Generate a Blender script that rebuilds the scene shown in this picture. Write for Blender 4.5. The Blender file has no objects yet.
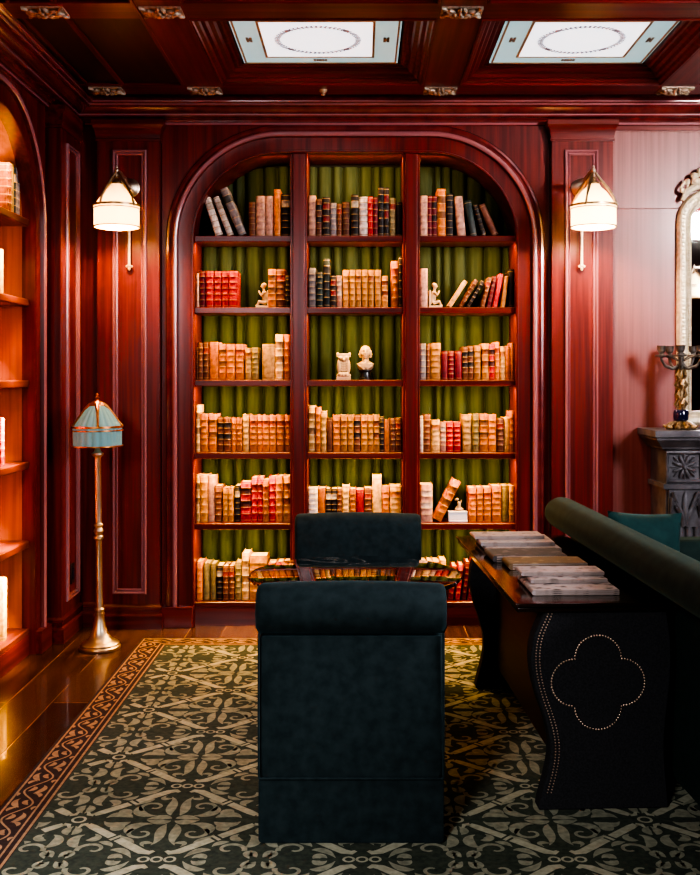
import bpy, bmesh, math, random
from mathutils import Vector, Matrix, Quaternion
random.seed(7)
C = bpy.context.scene.collection
PI = math.pi
F, CX, CY, EYE = 1050.0, 362.0, 376.0, 1.4
def WX(px, Y): return (px-CX)*Y/F
def WZ(py, Y): return EYE-(py-CY)*Y/F

# ------------------------------------------------------------------ materials
def new_mat(name):
    m = bpy.data.materials.new(name); m.use_nodes = True
    nt = m.node_tree; b = nt.nodes['Principled BSDF']
    return m, nt, b
def N(nt, t, **kw):
    n = nt.nodes.new(t)
    for k, v in kw.items(): setattr(n, k, v)
    return n
def noise_col(nt, b, c0, c1, scale, coord='Object', detail=4, stretch=(1,1,1), lo=.35, hi=.65):
    tc = N(nt,'ShaderNodeTexCoord'); mp = N(nt,'ShaderNodeMapping'); nz = N(nt,'ShaderNodeTexNoise'); cr = N(nt,'ShaderNodeValToRGB')
    mp.inputs['Scale'].default_value = stretch
    nz.inputs['Scale'].default_value = scale; nz.inputs['Detail'].default_value = detail
    nt.links.new(tc.outputs[coord], mp.inputs[0]); nt.links.new(mp.outputs[0], nz.inputs['Vector'])
    nt.links.new(nz.outputs['Fac'], cr.inputs[0])
    cr.color_ramp.elements[0].position = lo; cr.color_ramp.elements[1].position = hi
    cr.color_ramp.elements[0].color = (*c0,1); cr.color_ramp.elements[1].color = (*c1,1)
    nt.links.new(cr.outputs[0], b.inputs['Base Color'])
    return nz, cr
def bump(nt, b, src, strength, dist=.002):
    bp = N(nt,'ShaderNodeBump'); bp.inputs['Strength'].default_value = strength; bp.inputs['Distance'].default_value = dist
    nt.links.new(src, bp.inputs['Height']); nt.links.new(bp.outputs[0], b.inputs['Normal'])
def simple(name, c, rough=.5, metal=0, c2=None, scale=8, bmp=0, spec=.5, stretch=(1,1,1), coat=0, sheen=0, sheen_tint=(1,1,1)):
    m, nt, b = new_mat(name)
    c2 = c2 or tuple(min(1,x*1.35) for x in c)
    nz, cr = noise_col(nt, b, c, c2, scale, stretch=stretch)
    b.inputs['Roughness'].default_value = rough; b.inputs['Metallic'].default_value = metal
    b.inputs['Specular IOR Level'].default_value = spec
    b.inputs['Coat Weight'].default_value = coat; b.inputs['Coat Roughness'].default_value = .15
    if sheen:
        b.inputs['Sheen Weight'].default_value = sheen; b.inputs['Sheen Roughness'].default_value = .4
        b.inputs['Sheen Tint'].default_value = (*sheen_tint,1)
    if bmp: bump(nt, b, nz.outputs['Fac'], bmp)
    return m
def emit(name, c, s, base=None):
    m, nt, b = new_mat(name)
    b.inputs['Base Color'].default_value = (*(base or c),1)
    b.inputs['Emission Color'].default_value = (*c,1); b.inputs['Emission Strength'].default_value = s
    b.inputs['Roughness'].default_value = .6
    return m

WOOD_A, WOOD_B = (.080,.0085,.0070), (.17,.021,.015)
wood_v = simple('mahogany_vertical', WOOD_A, .30, c2=WOOD_B, scale=1.0, stretch=(38,38,1.4), bmp=.02, coat=.05, spec=.35)
wood_x = simple('mahogany_across', WOOD_A, .30, c2=WOOD_B, scale=1.0, stretch=(1.4,38,38), bmp=.02, coat=.05, spec=.35)
wood_y = simple('mahogany_along', WOOD_A, .30, c2=WOOD_B, scale=1.0, stretch=(38,1.4,38), bmp=.02, coat=.05, spec=.35)
wood_panel = simple('mahogany_veneer_panel', (.19,.045,.036), .40, c2=(.25,.066,.053), scale=1.0, stretch=(60,60,1.2), bmp=.03, coat=.2)
wood_dk = simple('dark_stained_ceiling_wood', (.018,.0055,.004), .42, c2=(.036,.011,.008), scale=1.0, stretch=(30,2,30), bmp=.05, coat=.15)
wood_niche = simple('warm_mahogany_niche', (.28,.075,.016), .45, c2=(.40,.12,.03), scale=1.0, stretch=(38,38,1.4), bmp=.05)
wood_m = simple('polished_mahogany_moulding', (.10,.016,.016), .17, c2=(.17,.03,.026), scale=1.0, stretch=(12,12,12), coat=.7)
bead_highlight_m = simple('mahogany_bead_painted_highlight', (.30,.11,.12), .16, c2=(.31,.11,.115), scale=1.0, stretch=(12,12,12), coat=1)  # same wood painted paler, to draw highlight lines along the beads
wood_lip = simple('dark_red_shelf_wood', (.085,.016,.009), .40, c2=(.15,.03,.014), scale=1.0, stretch=(38,1.4,38), bmp=.03)
void_m = simple('dark_void', (.004,.005,.004), .9)
brass = simple('aged_brass', (.55,.43,.31), .36, 1, c2=(.68,.55,.42), scale=14)
brass_dk = simple('dull_antique_brass', (.30,.19,.10), .38, 1, c2=(.5,.36,.22), scale=40)
copper = simple('orange_copper', (.62,.20,.06), .32, 1, c2=(.8,.34,.12), scale=20)
gilt = simple('pale_gilt_carving', (.62,.50,.30), .42, .35, c2=(.80,.70,.52), scale=40, bmp=.3)
gilt_rose = simple('silvered_carving', (.26,.20,.14), .5, .3, c2=(.5,.41,.31), scale=50, bmp=.3)
gilt_dk = simple('dark_gilt_bronze', (.16,.09,.04), .45, .5, c2=(.42,.28,.14), scale=60, bmp=.4)
bronze = simple('grey_bronze', (.10,.09,.08), .40, .7, c2=(.24,.22,.2), scale=40)
enamel = simple('blue_black_enamel', (.006,.008,.03), .12, c2=(.012,.015,.06), scale=20, coat=.5)
marble_grey = simple('carved_grey_marble', (.055,.050,.054), .40, c2=(.15,.138,.145), scale=9, bmp=.12)
velvet_blk = simple('blackish_green_velvet', (.015,.0245,.026), .85, c2=(.024,.037,.039), scale=26, spec=.15, sheen=.16, sheen_tint=(.25,.5,.55), bmp=.05)
velvet_grn = simple('deep_green_velvet', (.009,.022,.018), .8, c2=(.014,.031,.025), scale=18, spec=.2, sheen=.10, sheen_tint=(.5,.7,.5), bmp=.05)
velvet_teal = simple('teal_green_velvet', (.010,.036,.034), .8, c2=(.016,.052,.048), scale=14, spec=.2, sheen=.15, sheen_tint=(.45,.85,.85), bmp=.05)
fabric_charcoal = simple('charcoal_woven_upholstery', (.026,.025,.027), .9, c2=(.040,.039,.042), scale=160, spec=.2, bmp=.25)
nail_m = simple('brass_nailhead', (.34,.22,.15), .4, .9, c2=(.45,.3,.22), scale=10)
console_wood = simple('black_brown_lacquer', (.012,.006,.004), .12, c2=(.022,.010,.006), scale=1, stretch=(4,40,40), coat=.6)
console_side = simple('dark_brown_wood', (.022,.010,.006), .45, c2=(.035,.016,.010), scale=1, stretch=(30,2,30))
curtain_m = simple('olive_green_cloth', (.028,.042,.021), .85, c2=(.040,.056,.030), scale=6, spec=.1, stretch=(8,8,.6))
page_m = simple('aged_paper', (.62,.46,.26), .9, c2=(.78,.62,.4), scale=1, stretch=(120,120,6))
def mat_crevice_shade(name, dark, lite, rough, metal=0):  # shading put into the colour: hollows darker, raised edges lighter
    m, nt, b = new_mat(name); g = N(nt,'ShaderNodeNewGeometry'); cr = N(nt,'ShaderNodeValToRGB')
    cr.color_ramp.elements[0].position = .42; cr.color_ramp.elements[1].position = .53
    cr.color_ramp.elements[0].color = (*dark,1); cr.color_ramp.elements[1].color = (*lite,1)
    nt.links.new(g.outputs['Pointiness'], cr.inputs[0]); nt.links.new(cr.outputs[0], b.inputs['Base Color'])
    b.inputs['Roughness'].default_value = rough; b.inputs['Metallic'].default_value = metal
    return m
stone_c = mat_crevice_shade('cream_plaster', (.12,.06,.025), (.52,.36,.21), .55)
stone_w = simple('white_box_enamel', (.72,.68,.70), .45, c2=(.82,.78,.8), scale=20)
black_st = simple('black_plinth_stone', (.006,.006,.006), .3)
plastic_dk = simple('dark_brown_plastic', (.02,.010,.012), .4)
line_gold = simple('gold_line_paint', (.36,.25,.14), .5)
wreath_m = simple('mauve_grey_paint', (.34,.30,.35), .7)

def mat_floor():
    m, nt, b = new_mat('oiled_plank_floor')
    tc = N(nt,'ShaderNodeTexCoord'); mp = N(nt,'ShaderNodeMapping'); mp.inputs['Rotation'].default_value = (0,0,PI/2)
    br = N(nt,'ShaderNodeTexBrick'); br.inputs['Scale'].default_value = 1
    br.inputs['Brick Width'].default_value = 1.5; br.inputs['Row Height'].default_value = .19; br.inputs['Mortar Size'].default_value = .003
    br.inputs['Color1'].default_value = (.045,.017,.008,1); br.inputs['Color2'].default_value = (.12,.052,.023,1); br.inputs['Mortar'].default_value = (.24,.12,.06,1)
    nz = N(nt,'ShaderNodeTexNoise'); nz.inputs['Scale'].default_value = 1; nz.inputs['Detail'].default_value = 5
    mp2 = N(nt,'ShaderNodeMapping'); mp2.inputs['Scale'].default_value = (45,2.2,1)
    mx = N(nt,'ShaderNodeMix', data_type='RGBA', blend_type='MULTIPLY'); mx.inputs[0].default_value = .7
    cr = N(nt,'ShaderNodeValToRGB'); cr.color_ramp.elements[0].color = (.40,.36,.34,1); cr.color_ramp.elements[1].color = (1.5,1.4,1.3,1); cr.color_ramp.elements[0].position = .35; cr.color_ramp.elements[1].position = .68
    L = nt.links.new
    L(tc.outputs['Object'], mp.inputs[0]); L(mp.outputs[0], br.inputs['Vector'])
    L(tc.outputs['Object'], mp2.inputs[0]); L(mp2.outputs[0], nz.inputs['Vector']); L(nz.outputs['Fac'], cr.inputs[0])
    L(br.outputs['Color'], mx.inputs[6]); L(cr.outputs[0], mx.inputs[7]); L(mx.outputs[2], b.inputs['Base Color'])
    b.inputs['Roughness'].default_value = .27; b.inputs['Coat Weight'].default_value = .2
    bump(nt, b, nz.outputs['Fac'], .08)
    return m
floor_m = mat_floor()

def mat_black_marble():
    m, nt, b = new_mat('black_marble_white_veins')
    tc = N(nt,'ShaderNodeTexCoord'); nz = N(nt,'ShaderNodeTexNoise'); nz.inputs['Scale'].default_value = 2.3; nz.inputs['Detail'].default_value = 6; nz.inputs['Distortion'].default_value = .6
    mp = N(nt,'ShaderNodeMapping'); mp.inputs['Scale'].default_value = (1,2.2,1); mp.inputs['Rotation'].default_value = (0,0,.35)
    ab = N(nt,'ShaderNodeMath', operation='SUBTRACT'); ab.inputs[1].default_value = .52
    a2 = N(nt,'ShaderNodeMath', operation='ABSOLUTE')
    cr = N(nt,'ShaderNodeValToRGB'); cr.color_ramp.elements[0].color = (.42,.40,.38,1); cr.color_ramp.elements[1].color = (.006,.006,.007,1); cr.color_ramp.elements[1].position = .009
    L = nt.links.new
    L(tc.outputs['Object'], mp.inputs[0]); L(mp.outputs[0], nz.inputs['Vector']); L(nz.outputs['Fac'], ab.inputs[0]); L(ab.outputs[0], a2.inputs[0]); L(a2.outputs[0], cr.inputs[0]); L(cr.outputs[0], b.inputs['Base Color'])
    b.inputs['Roughness'].default_value = .03; b.inputs['IOR'].default_value = 2.4; b.inputs['Coat Weight'].default_value = .8; b.inputs['Coat Roughness'].default_value = .02
    return m
marble_blk = mat_black_marble()

def mat_shade(name, c, glow, tr):
    m, nt, b = new_mat(name)
    b.inputs['Base Color'].default_value = (*c,1); b.inputs['Roughness'].default_value = .8
    t = N(nt,'ShaderNodeBsdfTranslucent'); t.inputs['Color'].default_value = (*c,1)
    mx = N(nt,'ShaderNodeMixShader'); mx.inputs[0].default_value = tr
    # pleats
    tc = N(nt,'ShaderNodeTexCoord'); nz = N(nt,'ShaderNodeTexNoise'); nz.inputs['Scale'].default_value = 90
    nt.links.new(tc.outputs['Object'], nz.inputs['Vector'])
    bump(nt, b, nz.outputs['Fac'], .15)
    b.inputs['Emission Color'].default_value = (*c,1); b.inputs['Emission Strength'].default_value = glow
    out = nt.nodes['Material Output']
    nt.links.new(b.outputs[0], mx.inputs[1]); nt.links.new(t.outputs[0], mx.inputs[2]); nt.links.new(mx.outputs[0], out.inputs[0])
    return m
shade_cream = mat_shade('cream_pleated_silk', (.74,.56,.29), .30, .13)
shade_teal = mat_shade('pale_teal_pleated_silk', (.20,.36,.37), .10, .3)
glow_bulb = emit('warm_bulb', (1,.85,.6), 7)

def mat_carpet(name, c, c2, scale=55):
    m, nt, b = new_mat(name)
    nz, cr = noise_col(nt, b, c, c2, scale, detail=6, lo=.3, hi=.7)
    b.inputs['Roughness'].default_value = 1; b.inputs['Specular IOR Level'].default_value = .05
    b.inputs['Sheen Weight'].default_value = .1
    bump(nt, b, nz.outputs['Fac'], .35, .004)
    return m
rug_green = mat_carpet('dark_green_pile', (.026,.036,.022), (.062,.072,.044))
rug_sage = mat_carpet('sage_cream_pile', (.21,.205,.135), (.37,.35,.235))
rug_cream = mat_carpet('cream_pile', (.34,.32,.21), (.50,.46,.32))
rug_brown = mat_carpet('dark_brown_pile', (.030,.010,.006), (.055,.020,.011))
rug_tan = mat_carpet('tan_pile', (.32,.17,.085), (.46,.26,.14))

# ------------------------------------------------------------------ mesh builder
class MB:
    def __init__(s): s.bm = bmesh.new()
    def poly(s, pts, mi=0):
        f = s.bm.faces.new([s.bm.verts.new(p) for p in pts]); f.material_index = mi; return f
    def box(s, x0, x1, y0, y1, z0, z1, mi=0, M=None):
        ps = [(x0,y0,z0),(x1,y0,z0),(x1,y1,z0),(x0,y1,z0),(x0,y0,z1),(x1,y0,z1),(x1,y1,z1),(x0,y1,z1)]
        vs = [s.bm.verts.new(M @ Vector(p) if M else p) for p in ps]
        for q in ((0,3,2,1),(4,5,6,7),(0,1,5,4),(1,2,6,5),(2,3,7,6),(3,0,4,7)):
            s.bm.faces.new([vs[i] for i in q]).material_index = mi
        return s
    def loft(s, rows, closed_u=False, closed_v=False, cap=False, mi=0):
        vr = [[s.bm.verts.new(p) for p in r] for r in rows]
        n = len(rows[0]); R = len(rows)
        for i in range(R if closed_v else R-1):
            a, b = vr[i], vr[(i+1) % R]
            for j in range(n if closed_u else n-1):
                k = (j+1) % n
                try: s.bm.faces.new((a[j],a[k],b[k],b[j])).material_index = mi
                except ValueError: pass
        if cap:
            for r in (vr[0], vr[-1]):
                try: s.bm.faces.new(r).material_index = mi
                except ValueError: pass
        return s
    def lathe(s, prof, c=(0,0,0), n=28, wob=None, M=None, mi=0):
        rows = []
        for k, (r, z) in enumerate(prof):
            row = []
            for i in range(n):
                a = 2*PI*i/n; rr = max(r,1e-4)*(wob(a, k) if wob else 1)
                v = Vector((rr*math.cos(a), rr*math.sin(a), z))
                row.append((M @ v if M else v)+Vector(c))
            rows.append(row)
        return s.loft(rows, closed_u=True, cap=True, mi=mi)
    def tube(s, pts, r, n=8, mi=0, cap=True):
        pts = [Vector(p) for p in pts]; rows = []; up = None
        for i, p in enumerate(pts):
            t = (pts[min(i+1,len(pts)-1)]-pts[max(i-1,0)]).normalized()
            if up is None:
                up = Vector((0,0,1)) if abs(t.z) < .9 else Vector((1,0,0))
            a = t.cross(up).normalized(); b = a.cross(t).normalized(); up = b
            rr = r[i] if isinstance(r,(list,tuple)) else r
            rows.append([p+a*rr*math.cos(2*PI*k/n)+b*rr*math.sin(2*PI*k/n) for k in range(n)])
        return s.loft(rows, closed_u=True, cap=cap, mi=mi)
    def ball(s, c, r, M=None, u=10, v=7, mi=0):
        if not isinstance(r,(tuple,list)): r = (r,r,r)
        T = Matrix.Translation(c) @ (M or Matrix()) @ Matrix.Diagonal((*r,1))
        res = bmesh.ops.create_uvsphere(s.bm, u_segments=u, v_segments=v, radius=1, matrix=T)
        for vv in res['verts']:
            for f in vv.link_faces: f.material_index = mi
        return s
    def build(s, name, mats, parent=None, smooth=True, angle=38, bevel=0, bseg=2, remesh=0, subsurf=0, loc=None, recalc=True):
        bm = s.bm
        if recalc: bmesh.ops.recalc_face_normals(bm, faces=bm.faces)
        if smooth:
            lim = math.radians(angle)
            for f in bm.faces: f.smooth = True
            for e in bm.edges:
                if len(e.link_faces) == 2 and e.calc_face_angle(0) > lim: e.smooth = False
        me = bpy.data.meshes.new(name); bm.to_mesh(me); bm.free()
        for m in (mats if isinstance(mats,(list,tuple)) else [mats]): me.materials.append(m)
        o = bpy.data.objects.new(name, me); C.objects.link(o)
        if parent: o.parent = parent
        if loc: o.location = loc
        if bevel:
            md = o.modifiers.new('bevel','BEVEL'); md.width = bevel; md.segments = bseg; md.limit_method = 'ANGLE'; md.angle_limit = math.radians(35)
        if remesh:
            md = o.modifiers.new('remesh','REMESH'); md.mode = 'VOXEL'; md.voxel_size = remesh; md.use_smooth_shade = True
            sm = o.modifiers.new('smooth','SMOOTH'); sm.iterations = 3; sm.factor = .5
        if subsurf:
            md = o.modifiers.new('sub','SUBSURF'); md.levels = subsurf; md.render_levels = subsurf
        return o
def tag(o, label, cat, group=None):
    o['label'] = label; o['category'] = cat
    if group: o['group'] = group
    return o
def thing(name, label, cat, loc=(0,0,0), rz=0, group=None):
    o = bpy.data.objects.new(name, None); C.objects.link(o); o.empty_display_size = .1
    o.location = loc; o.rotation_euler = (0,0,rz)
    return tag(o, label, cat, group)
def struct(o): o['kind'] = 'structure'; return o
def copy_thing(r, loc, label=None, group=None, rz=None):
    c = r.copy(); C.objects.link(c); c.location = loc
    if rz is not None: c.rotation_euler = (0,0,rz)
    if label: c['label'] = label
    if group: c['group'] = group
    for ch in list(r.children):
        d = ch.copy(); C.objects.link(d); d.parent = c
        for g in list(ch.children):
            e = g.copy(); C.objects.link(e); e.parent = d
    return c
def rect_frame(mb, u0, u1, v0, v1, prof, fn):
    """mitred moulding round a rectangle: prof = [(inset, height)], fn(u, v, h) -> point"""
    rows = []
    for d, h in prof:
        rows.append([fn(u0+d,v0+d,h), fn(u1-d,v0+d,h), fn(u1-d,v1-d,h), fn(u0+d,v1-d,h)])
    mb.loft(rows, closed_u=True)
def fb(Y0): return lambda u, v, h: (u, Y0-h, v)          # back wall: h toward the room
def fl(X0): return lambda u, v, h: (X0+h, u, v)          # left wall
MOULD = [(0,0),(0,.009),(.002,.014),(.006,.017),(.010,.017),(.014,.013),(.016,.006),(.018,.003),(.021,.003),(.023,.009),(.026,.012),(.030,.009),(.032,0)]

# ------------------------------------------------------------------ room shell
YW, XL, ZS = 5.88, -1.66, 2.91            # back wall, left wall, beam soffit
XR, YF = 3.6, -1.6
struct(MB().box(-2.6, XR, YF, 6.3, -.05, 0).build('floor', floor_m, smooth=False))
struct(MB().box(XR, XR+.1, YF, 6.0, 0, 3.14).build('wall_right', wood_v, smooth=False))
struct(MB().box(-1.8, XR, YF-.1, YF, 0, 3.14).build('wall_rear', wood_v, smooth=False))
struct(MB().box(-2.6, XR+.1, YF, 6.4, 3.14, 3.2).build('ceiling', wood_dk, smooth=False))
BU0, BU1 = -1.118, 1.040                  # outer edges of the arched case front
m = MB(); m.box(-2.2, BU0-.002, YW, YW+.12, 0, 3.14, mi=1); m.box(BU1+.002, XR, YW, YW+.12, 0, 3.14); m.box(BU0-.002, BU1+.002, YW, YW+.1, 2.84, 3.14)
wb = struct(m.build('wall_back', [wood_panel, wood_v], smooth=False))
m = MB(); m.box(XL-.10, XL, 5.472, YW-.002, 0, 3.14); m.box(XL-.10, XL, YF, 3.288, 0, 3.14); m.box(XL-.10, XL, 3.288, 5.472, 2.84, 3.14)
struct(m.build('wall_left', wood_v, smooth=False))
# seam strip and frieze on the right of the back wall
zs = WZ(209, YW)
m = MB(); m.box(1.40, XR, YW-.008, YW-.0005, zs+.002, 2.77); m.box(1.40, XR, YW-.008, YW-.0005, .2, zs-.002)
struct(m.build('trim_1', wood_panel, smooth=False, bevel=.0015))
m = MB(); m.box(1.40, XR, YW-.014, YW-.0005, 2.77, 2.83)
struct(m.build('trim_2', wood_x, smooth=False))
# crown moulding mitred round the left corner
CROWN = [(.0,2.798),(.014,2.798),(.020,2.802),(.022,2.809),(.020,2.814),(.030,2.816),(.034,2.824),(.046,2.832),(.060,2.835),(.066,2.836),(.072,2.842),(.072,2.850),(.080,2.851),(.090,2.856),(.104,2.868),(.112,2.880),(.120,2.882),(.126,2.887),(.126,2.894),(.136,2.895),(.142,2.900),(.143,2.906),(.150,2.907),(.150,2.925),(0,2.925)]
def crown_path(p): return [(XL+p*1.33, YF), (XL+p*1.33, YW-p), (XR, YW-p)]
m = MB()
for (a_, b_) in zip(CROWN[:-1], CROWN[1:]):
    lip = abs(a_[0]-b_[0]) < .004 and b_[1]-a_[1] < .0085  # narrow crown faces get the paler colour as painted highlight lines
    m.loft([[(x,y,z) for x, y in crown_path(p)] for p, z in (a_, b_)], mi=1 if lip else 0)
bmesh.ops.remove_doubles(m.bm, verts=m.bm.verts, dist=1e-5)
struct(m.build('trim_3', [wood_m, bead_highlight_m], angle=25))
# pilasters: body, raised panel moulding, capital, base
CAP = [(0,2.700),(.006,2.702),(.008,2.714),(.004,2.718),(.006,2.735),(.012,2.765),(.022,2.785),(.026,2.790),(.026,2.815),(0,2.815)]
BASE = [(.018,0),(.018,.072),(.014,.080),(.006,.086),(.006,.104),(.012,.108),(.012,.122),(.004,.130),(0,.134)]
def ring(u0, u1, d0, depth, prof, to):
    rows = []
    for o, z in prof: rows.append([to(u0-o, depth, z), to(u0-o, -d0-o, z), to(u1+o, -d0-o, z), to(u1+o, depth, z)])
    return rows
toB = lambda u, d, z: (u, YW+d, z)
toL = lambda u, d, z: (XL-d, u, z)
def pilaster(n, u0, u1, p, pu0, pu1, z0, z1, to, fn, zt=2.82):
    m = MB()
    m.loft([[to(u0,0,z), to(u0,-p,z), to(u1,-p,z), to(u1,0,z)] for z in (.0, zt)], cap=True)
    o = struct(m.build('trim_%d' % n, wood_v, angle=25, bevel=.003))
    m = MB(); rect_frame(m, pu0, pu1, z0, z1, MOULD, fn); m.build('panel_moulding', bead_highlight_m, o, angle=25)
    m = MB(); m.loft(ring(u0, u1, p, 0, CAP, to)); m.build('capital', wood_x if to is toB else wood_y, o, angle=25)
    m = MB(); m.loft(ring(u0, u1, p, 0, BASE, to)); m.build('base_block', wood_x if to is toB else wood_y, o, angle=25)
    return o
pilaster(4, -1.470, -1.122, .062, WX(112.5,5.82), WX(147,5.82), WZ(594,5.82), WZ(150,5.82), toB, fb(YW-.062))
pilaster(5, 1.050, 1.392, .062, WX(564.5,5.82), WX(598,5.82), .165, WZ(150,5.82), toB, fb(YW-.062))
pilaster(6, 5.50, YW-.002, .085, 5.585, 5.815, .20, 2.64, toL, fl(XL+.085))
# baseboard right of the bookcase and beside the corner
m = MB(); m.loft([[(1.41,YW-.008-o,z),(XR,YW-.008-o,z)] for o, z in BASE]); struct(m.build('baseboard_back', wood_x, angle=25))
m = MB(); m.loft([[(XL+.1,YW-o,z),(-1.47,YW-o,z)] for o, z in BASE]); struct(m.build('baseboard_corner', wood_x, angle=25))

# ------------------------------------------------------------------ coffered ceiling
BX = [-.828, .412, 1.652, 2.892]; BY = [5.54, 4.345, 3.15, 1.95]; HW = .094
k = 7
for y in BY[:1]+BY[1:]:
    m = MB(); m.box(XL, XR, y-HW, y+HW, ZS, 3.139); struct(m.build('trim_%d' % k, wood_x, smooth=False, bevel=.004)); k += 1
for x in BX:
    m = MB(); m.box(x-HW, x+HW, 1.95, 5.63, ZS-.001, 3.138); struct(m.build('trim_%d' % k, wood_y, smooth=False, bevel=.004)); k += 1
# left margin: flat boarding with thin raised lines
m = MB()
for j in range(3):
    y1, y0 = BY[j]-HW, BY[j+1]+HW
    m.box(XL, BX[0]-HW, y0, y1, ZS+.012, ZS+.06)
struct(m.build('trim_%d' % k, wood_dk, smooth=False)); k += 1
m = MB(); m.box(-1.262,-1.236,1.95,5.45,ZS+.002,ZS+.0125); m.box(BX[0]-HW-.016,BX[0]-HW+.001,1.95,5.45,ZS-.003,ZS+.0125); m.box(-1.44,-1.425,1.95,5.45,ZS+.002,ZS+.0125)
struct(m.build('trim_%d' % k, wood_y, smooth=False, bevel=.003)); k += 1
COF = [(0,0),(.004,-.006),(.012,-.006),(.016,.004),(.030,.010),(.036,.022),(.052,.026),(.060,.040),(.078,.046),(.088,.062),(.104,.062),(.112,.069),(.128,.070),(.128,.100)]
white_panel = emit('glowing_white_panel', (.84,.92,1.0), .42)
aqua_panel = emit('pale_aqua_border', (.33,.56,.62), .24)
ornament_m = simple('grey_gold_stencil', (.22,.20,.16), .7)
def wreath_panel(cx, cy, hx, hy):
    """local panel facing down, parts at local coordinates"""
    t = thing('ceiling_light_panel', '', 'ceiling light', (cx, cy, ZS+.074))
    m = MB(); m.box(-hx, hx, -hy, hy, 0, .01); m.build('border', aqua_panel, t, smooth=False)
    ix, iy = hx-.125, hy-.115
    m = MB(); m.box(-ix, ix, -iy, iy, -.003, .0005); m.build('centre_panel', white_panel, t, smooth=False)
    m = MB()
    for a, b in ((ix, .006), (hx-.012, .004)):
        c_ = iy if a == ix else hy-.012
        for s in (-1,1):
            m.box(-a-b, a+b, s*c_-b, s*c_+b, -.005, 0); m.box(s*a-b, s*a+b, -c_, c_, -.005, 0)
    m.build('gold_line', line_gold, t, smooth=False)
    m = MB()
    for i in range(56):
        a = 2*PI*i/56
        if i % 14 in (0,): 
            m.ball((.19*math.cos(a+PI/4), .19*math.sin(a+PI/4), -.004), (.016,.016,.002), u=8, v=4); continue
        M = Matrix.Rotation(a+PI/4, 4, 'Z')
        for s in (-1,1):
            m.ball(M @ Vector((.19+s*.007,0,-.004)), (.0115,.0048,.002), M=M @ Matrix.Rotation(s*.7,4,'Z'), u=6, v=4)
    rows = [[(r*math.cos(2*PI*i/60), r*math.sin(2*PI*i/60), -.0042) for i in range(60)] for r in (.1885,.1915)]
    m.loft(rows, closed_u=True)
    m.build('wreath', wreath_m, t)
    for (x, y, r) in ((0,hy-.06,0),(0,-hy+.06,0),(hx-.065,0,1),(-hx+.065,0,1)):
        m = MB()
        for i in range(-2,3):
            for s in (-1,1):
                p = (x+(i*.014 if not r else s*.008), y+(s*.008 if not r else i*.014), -.002)
                m.ball(p, (.008,.008,.002), u=6, v=4)
        m.ball((x,y,-.002), (.016,.016,.003), u=8, v=4)
        m.build('stencil_ornament', ornament_m, t)
    return t
first = None
for i in range(2):
    for j in range(2):
        x0, x1 = BX[i]+HW, BX[i+1]-HW; y0, y1 = BY[j+1]+HW, BY[j]-HW
        m = MB(); rect_frame(m, x0, x1, y0, y1, COF, lambda u, v, h: (u, v, ZS+h)); struct(m.build('trim_%d' % k, wood_x, angle=25)); k += 1
        lab = ('glowing white ceiling panel with wreath, ' + ('in left coffer above the bookcase' if i == 0 else 'in right coffer towards the mirror')) + ('' if j == 0 else ', nearer row')
        c = ((x0+x1)/2, (y0+y1)/2, ZS+.074)
        if first is None: first = wreath_panel(c[0], c[1], (x1-x0)/2-.138, (y1-y0)/2-.128); first['label'] = lab; first['group'] = 'ceiling light panels'
        else: copy_thing(first, c, lab)
        al = bpy.data.lights.new('panel_light','AREA'); al.shape = 'RECTANGLE'; al.size = .7; al.size_y = .65; al.energy = .5; al.color = (.95,.97,1)
        ao = bpy.data.objects.new('panel_light', al); C.objects.link(ao); ao.location = (c[0], c[1], ZS+.07)
# carved rosettes on the beam crossings
def rosette():
    m = MB()
    m.box(-.086,.086,-.058,.058,-.004,.002)
    for i in range(14):
        a = 2*PI*i/14; M = Matrix.Rotation(a,4,'Z')
        m.ball((.056*math.cos(a), .034*math.sin(a), -.010), (.026,.010,.010), M=M @ Matrix.Rotation(.5*(-1)**i,4,'Z'), u=7, v=5)
    for i in range(7):
        a = 2*PI*i/7; M = Matrix.Rotation(a,4,'Z')
        m.ball((.026*math.cos(a), .018*math.sin(a), -.016), (.016,.009,.009), M=M, u=7, v=5)
    m.ball((0,0,-.02), .012, u=8, v=6)
    for sx in (-1,1):
        for sy in (-1,1): m.ball((sx*.074, sy*.046, -.008), (.016,.008,.008), M=Matrix.Rotation(sx*sy*.6,4,'Z'), u=7, v=5)
    return m.build('ceiling_rosette', gilt_rose)
ros = [(-1.345,BY[0],'far row, left corner beside the cornice'),(BX[0],BY[0],'far row, second from left'),(BX[1],BY[0],'far row, on middle beam between the lit coffers'),(BX[2],BY[0],'far row, at far right'),
       (-1.31,BY[1],'near row, top left corner of the ceiling'),(BX[0],BY[1],'near row, second from left'),(BX[1],BY[1],'near row, on middle beam between lit coffers')]
r0 = rosette()
for i, (x, y, w) in enumerate(ros):
    o = r0 if i == 0 else r0.copy()
    if i: C.objects.link(o)
    o.location = (x, y, ZS-.001)
    tag(o, 'carved silvery leaf rosette under ceiling beam, '+w, 'ceiling ornament', 'carved rosettes on the ceiling beams')
m = MB(); m.lathe([(.022,.012),(.022,.004),(.016,0),(.008,-.008),(.012,-.016),(.004,-.02)], n=16)
o = m.build('sprinkler_head', stone_c, loc=(-.205,BY[0],ZS-.012)); tag(o, 'small pale sprinkler knob under far ceiling beam below left coffer', 'sprinkler')

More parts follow.
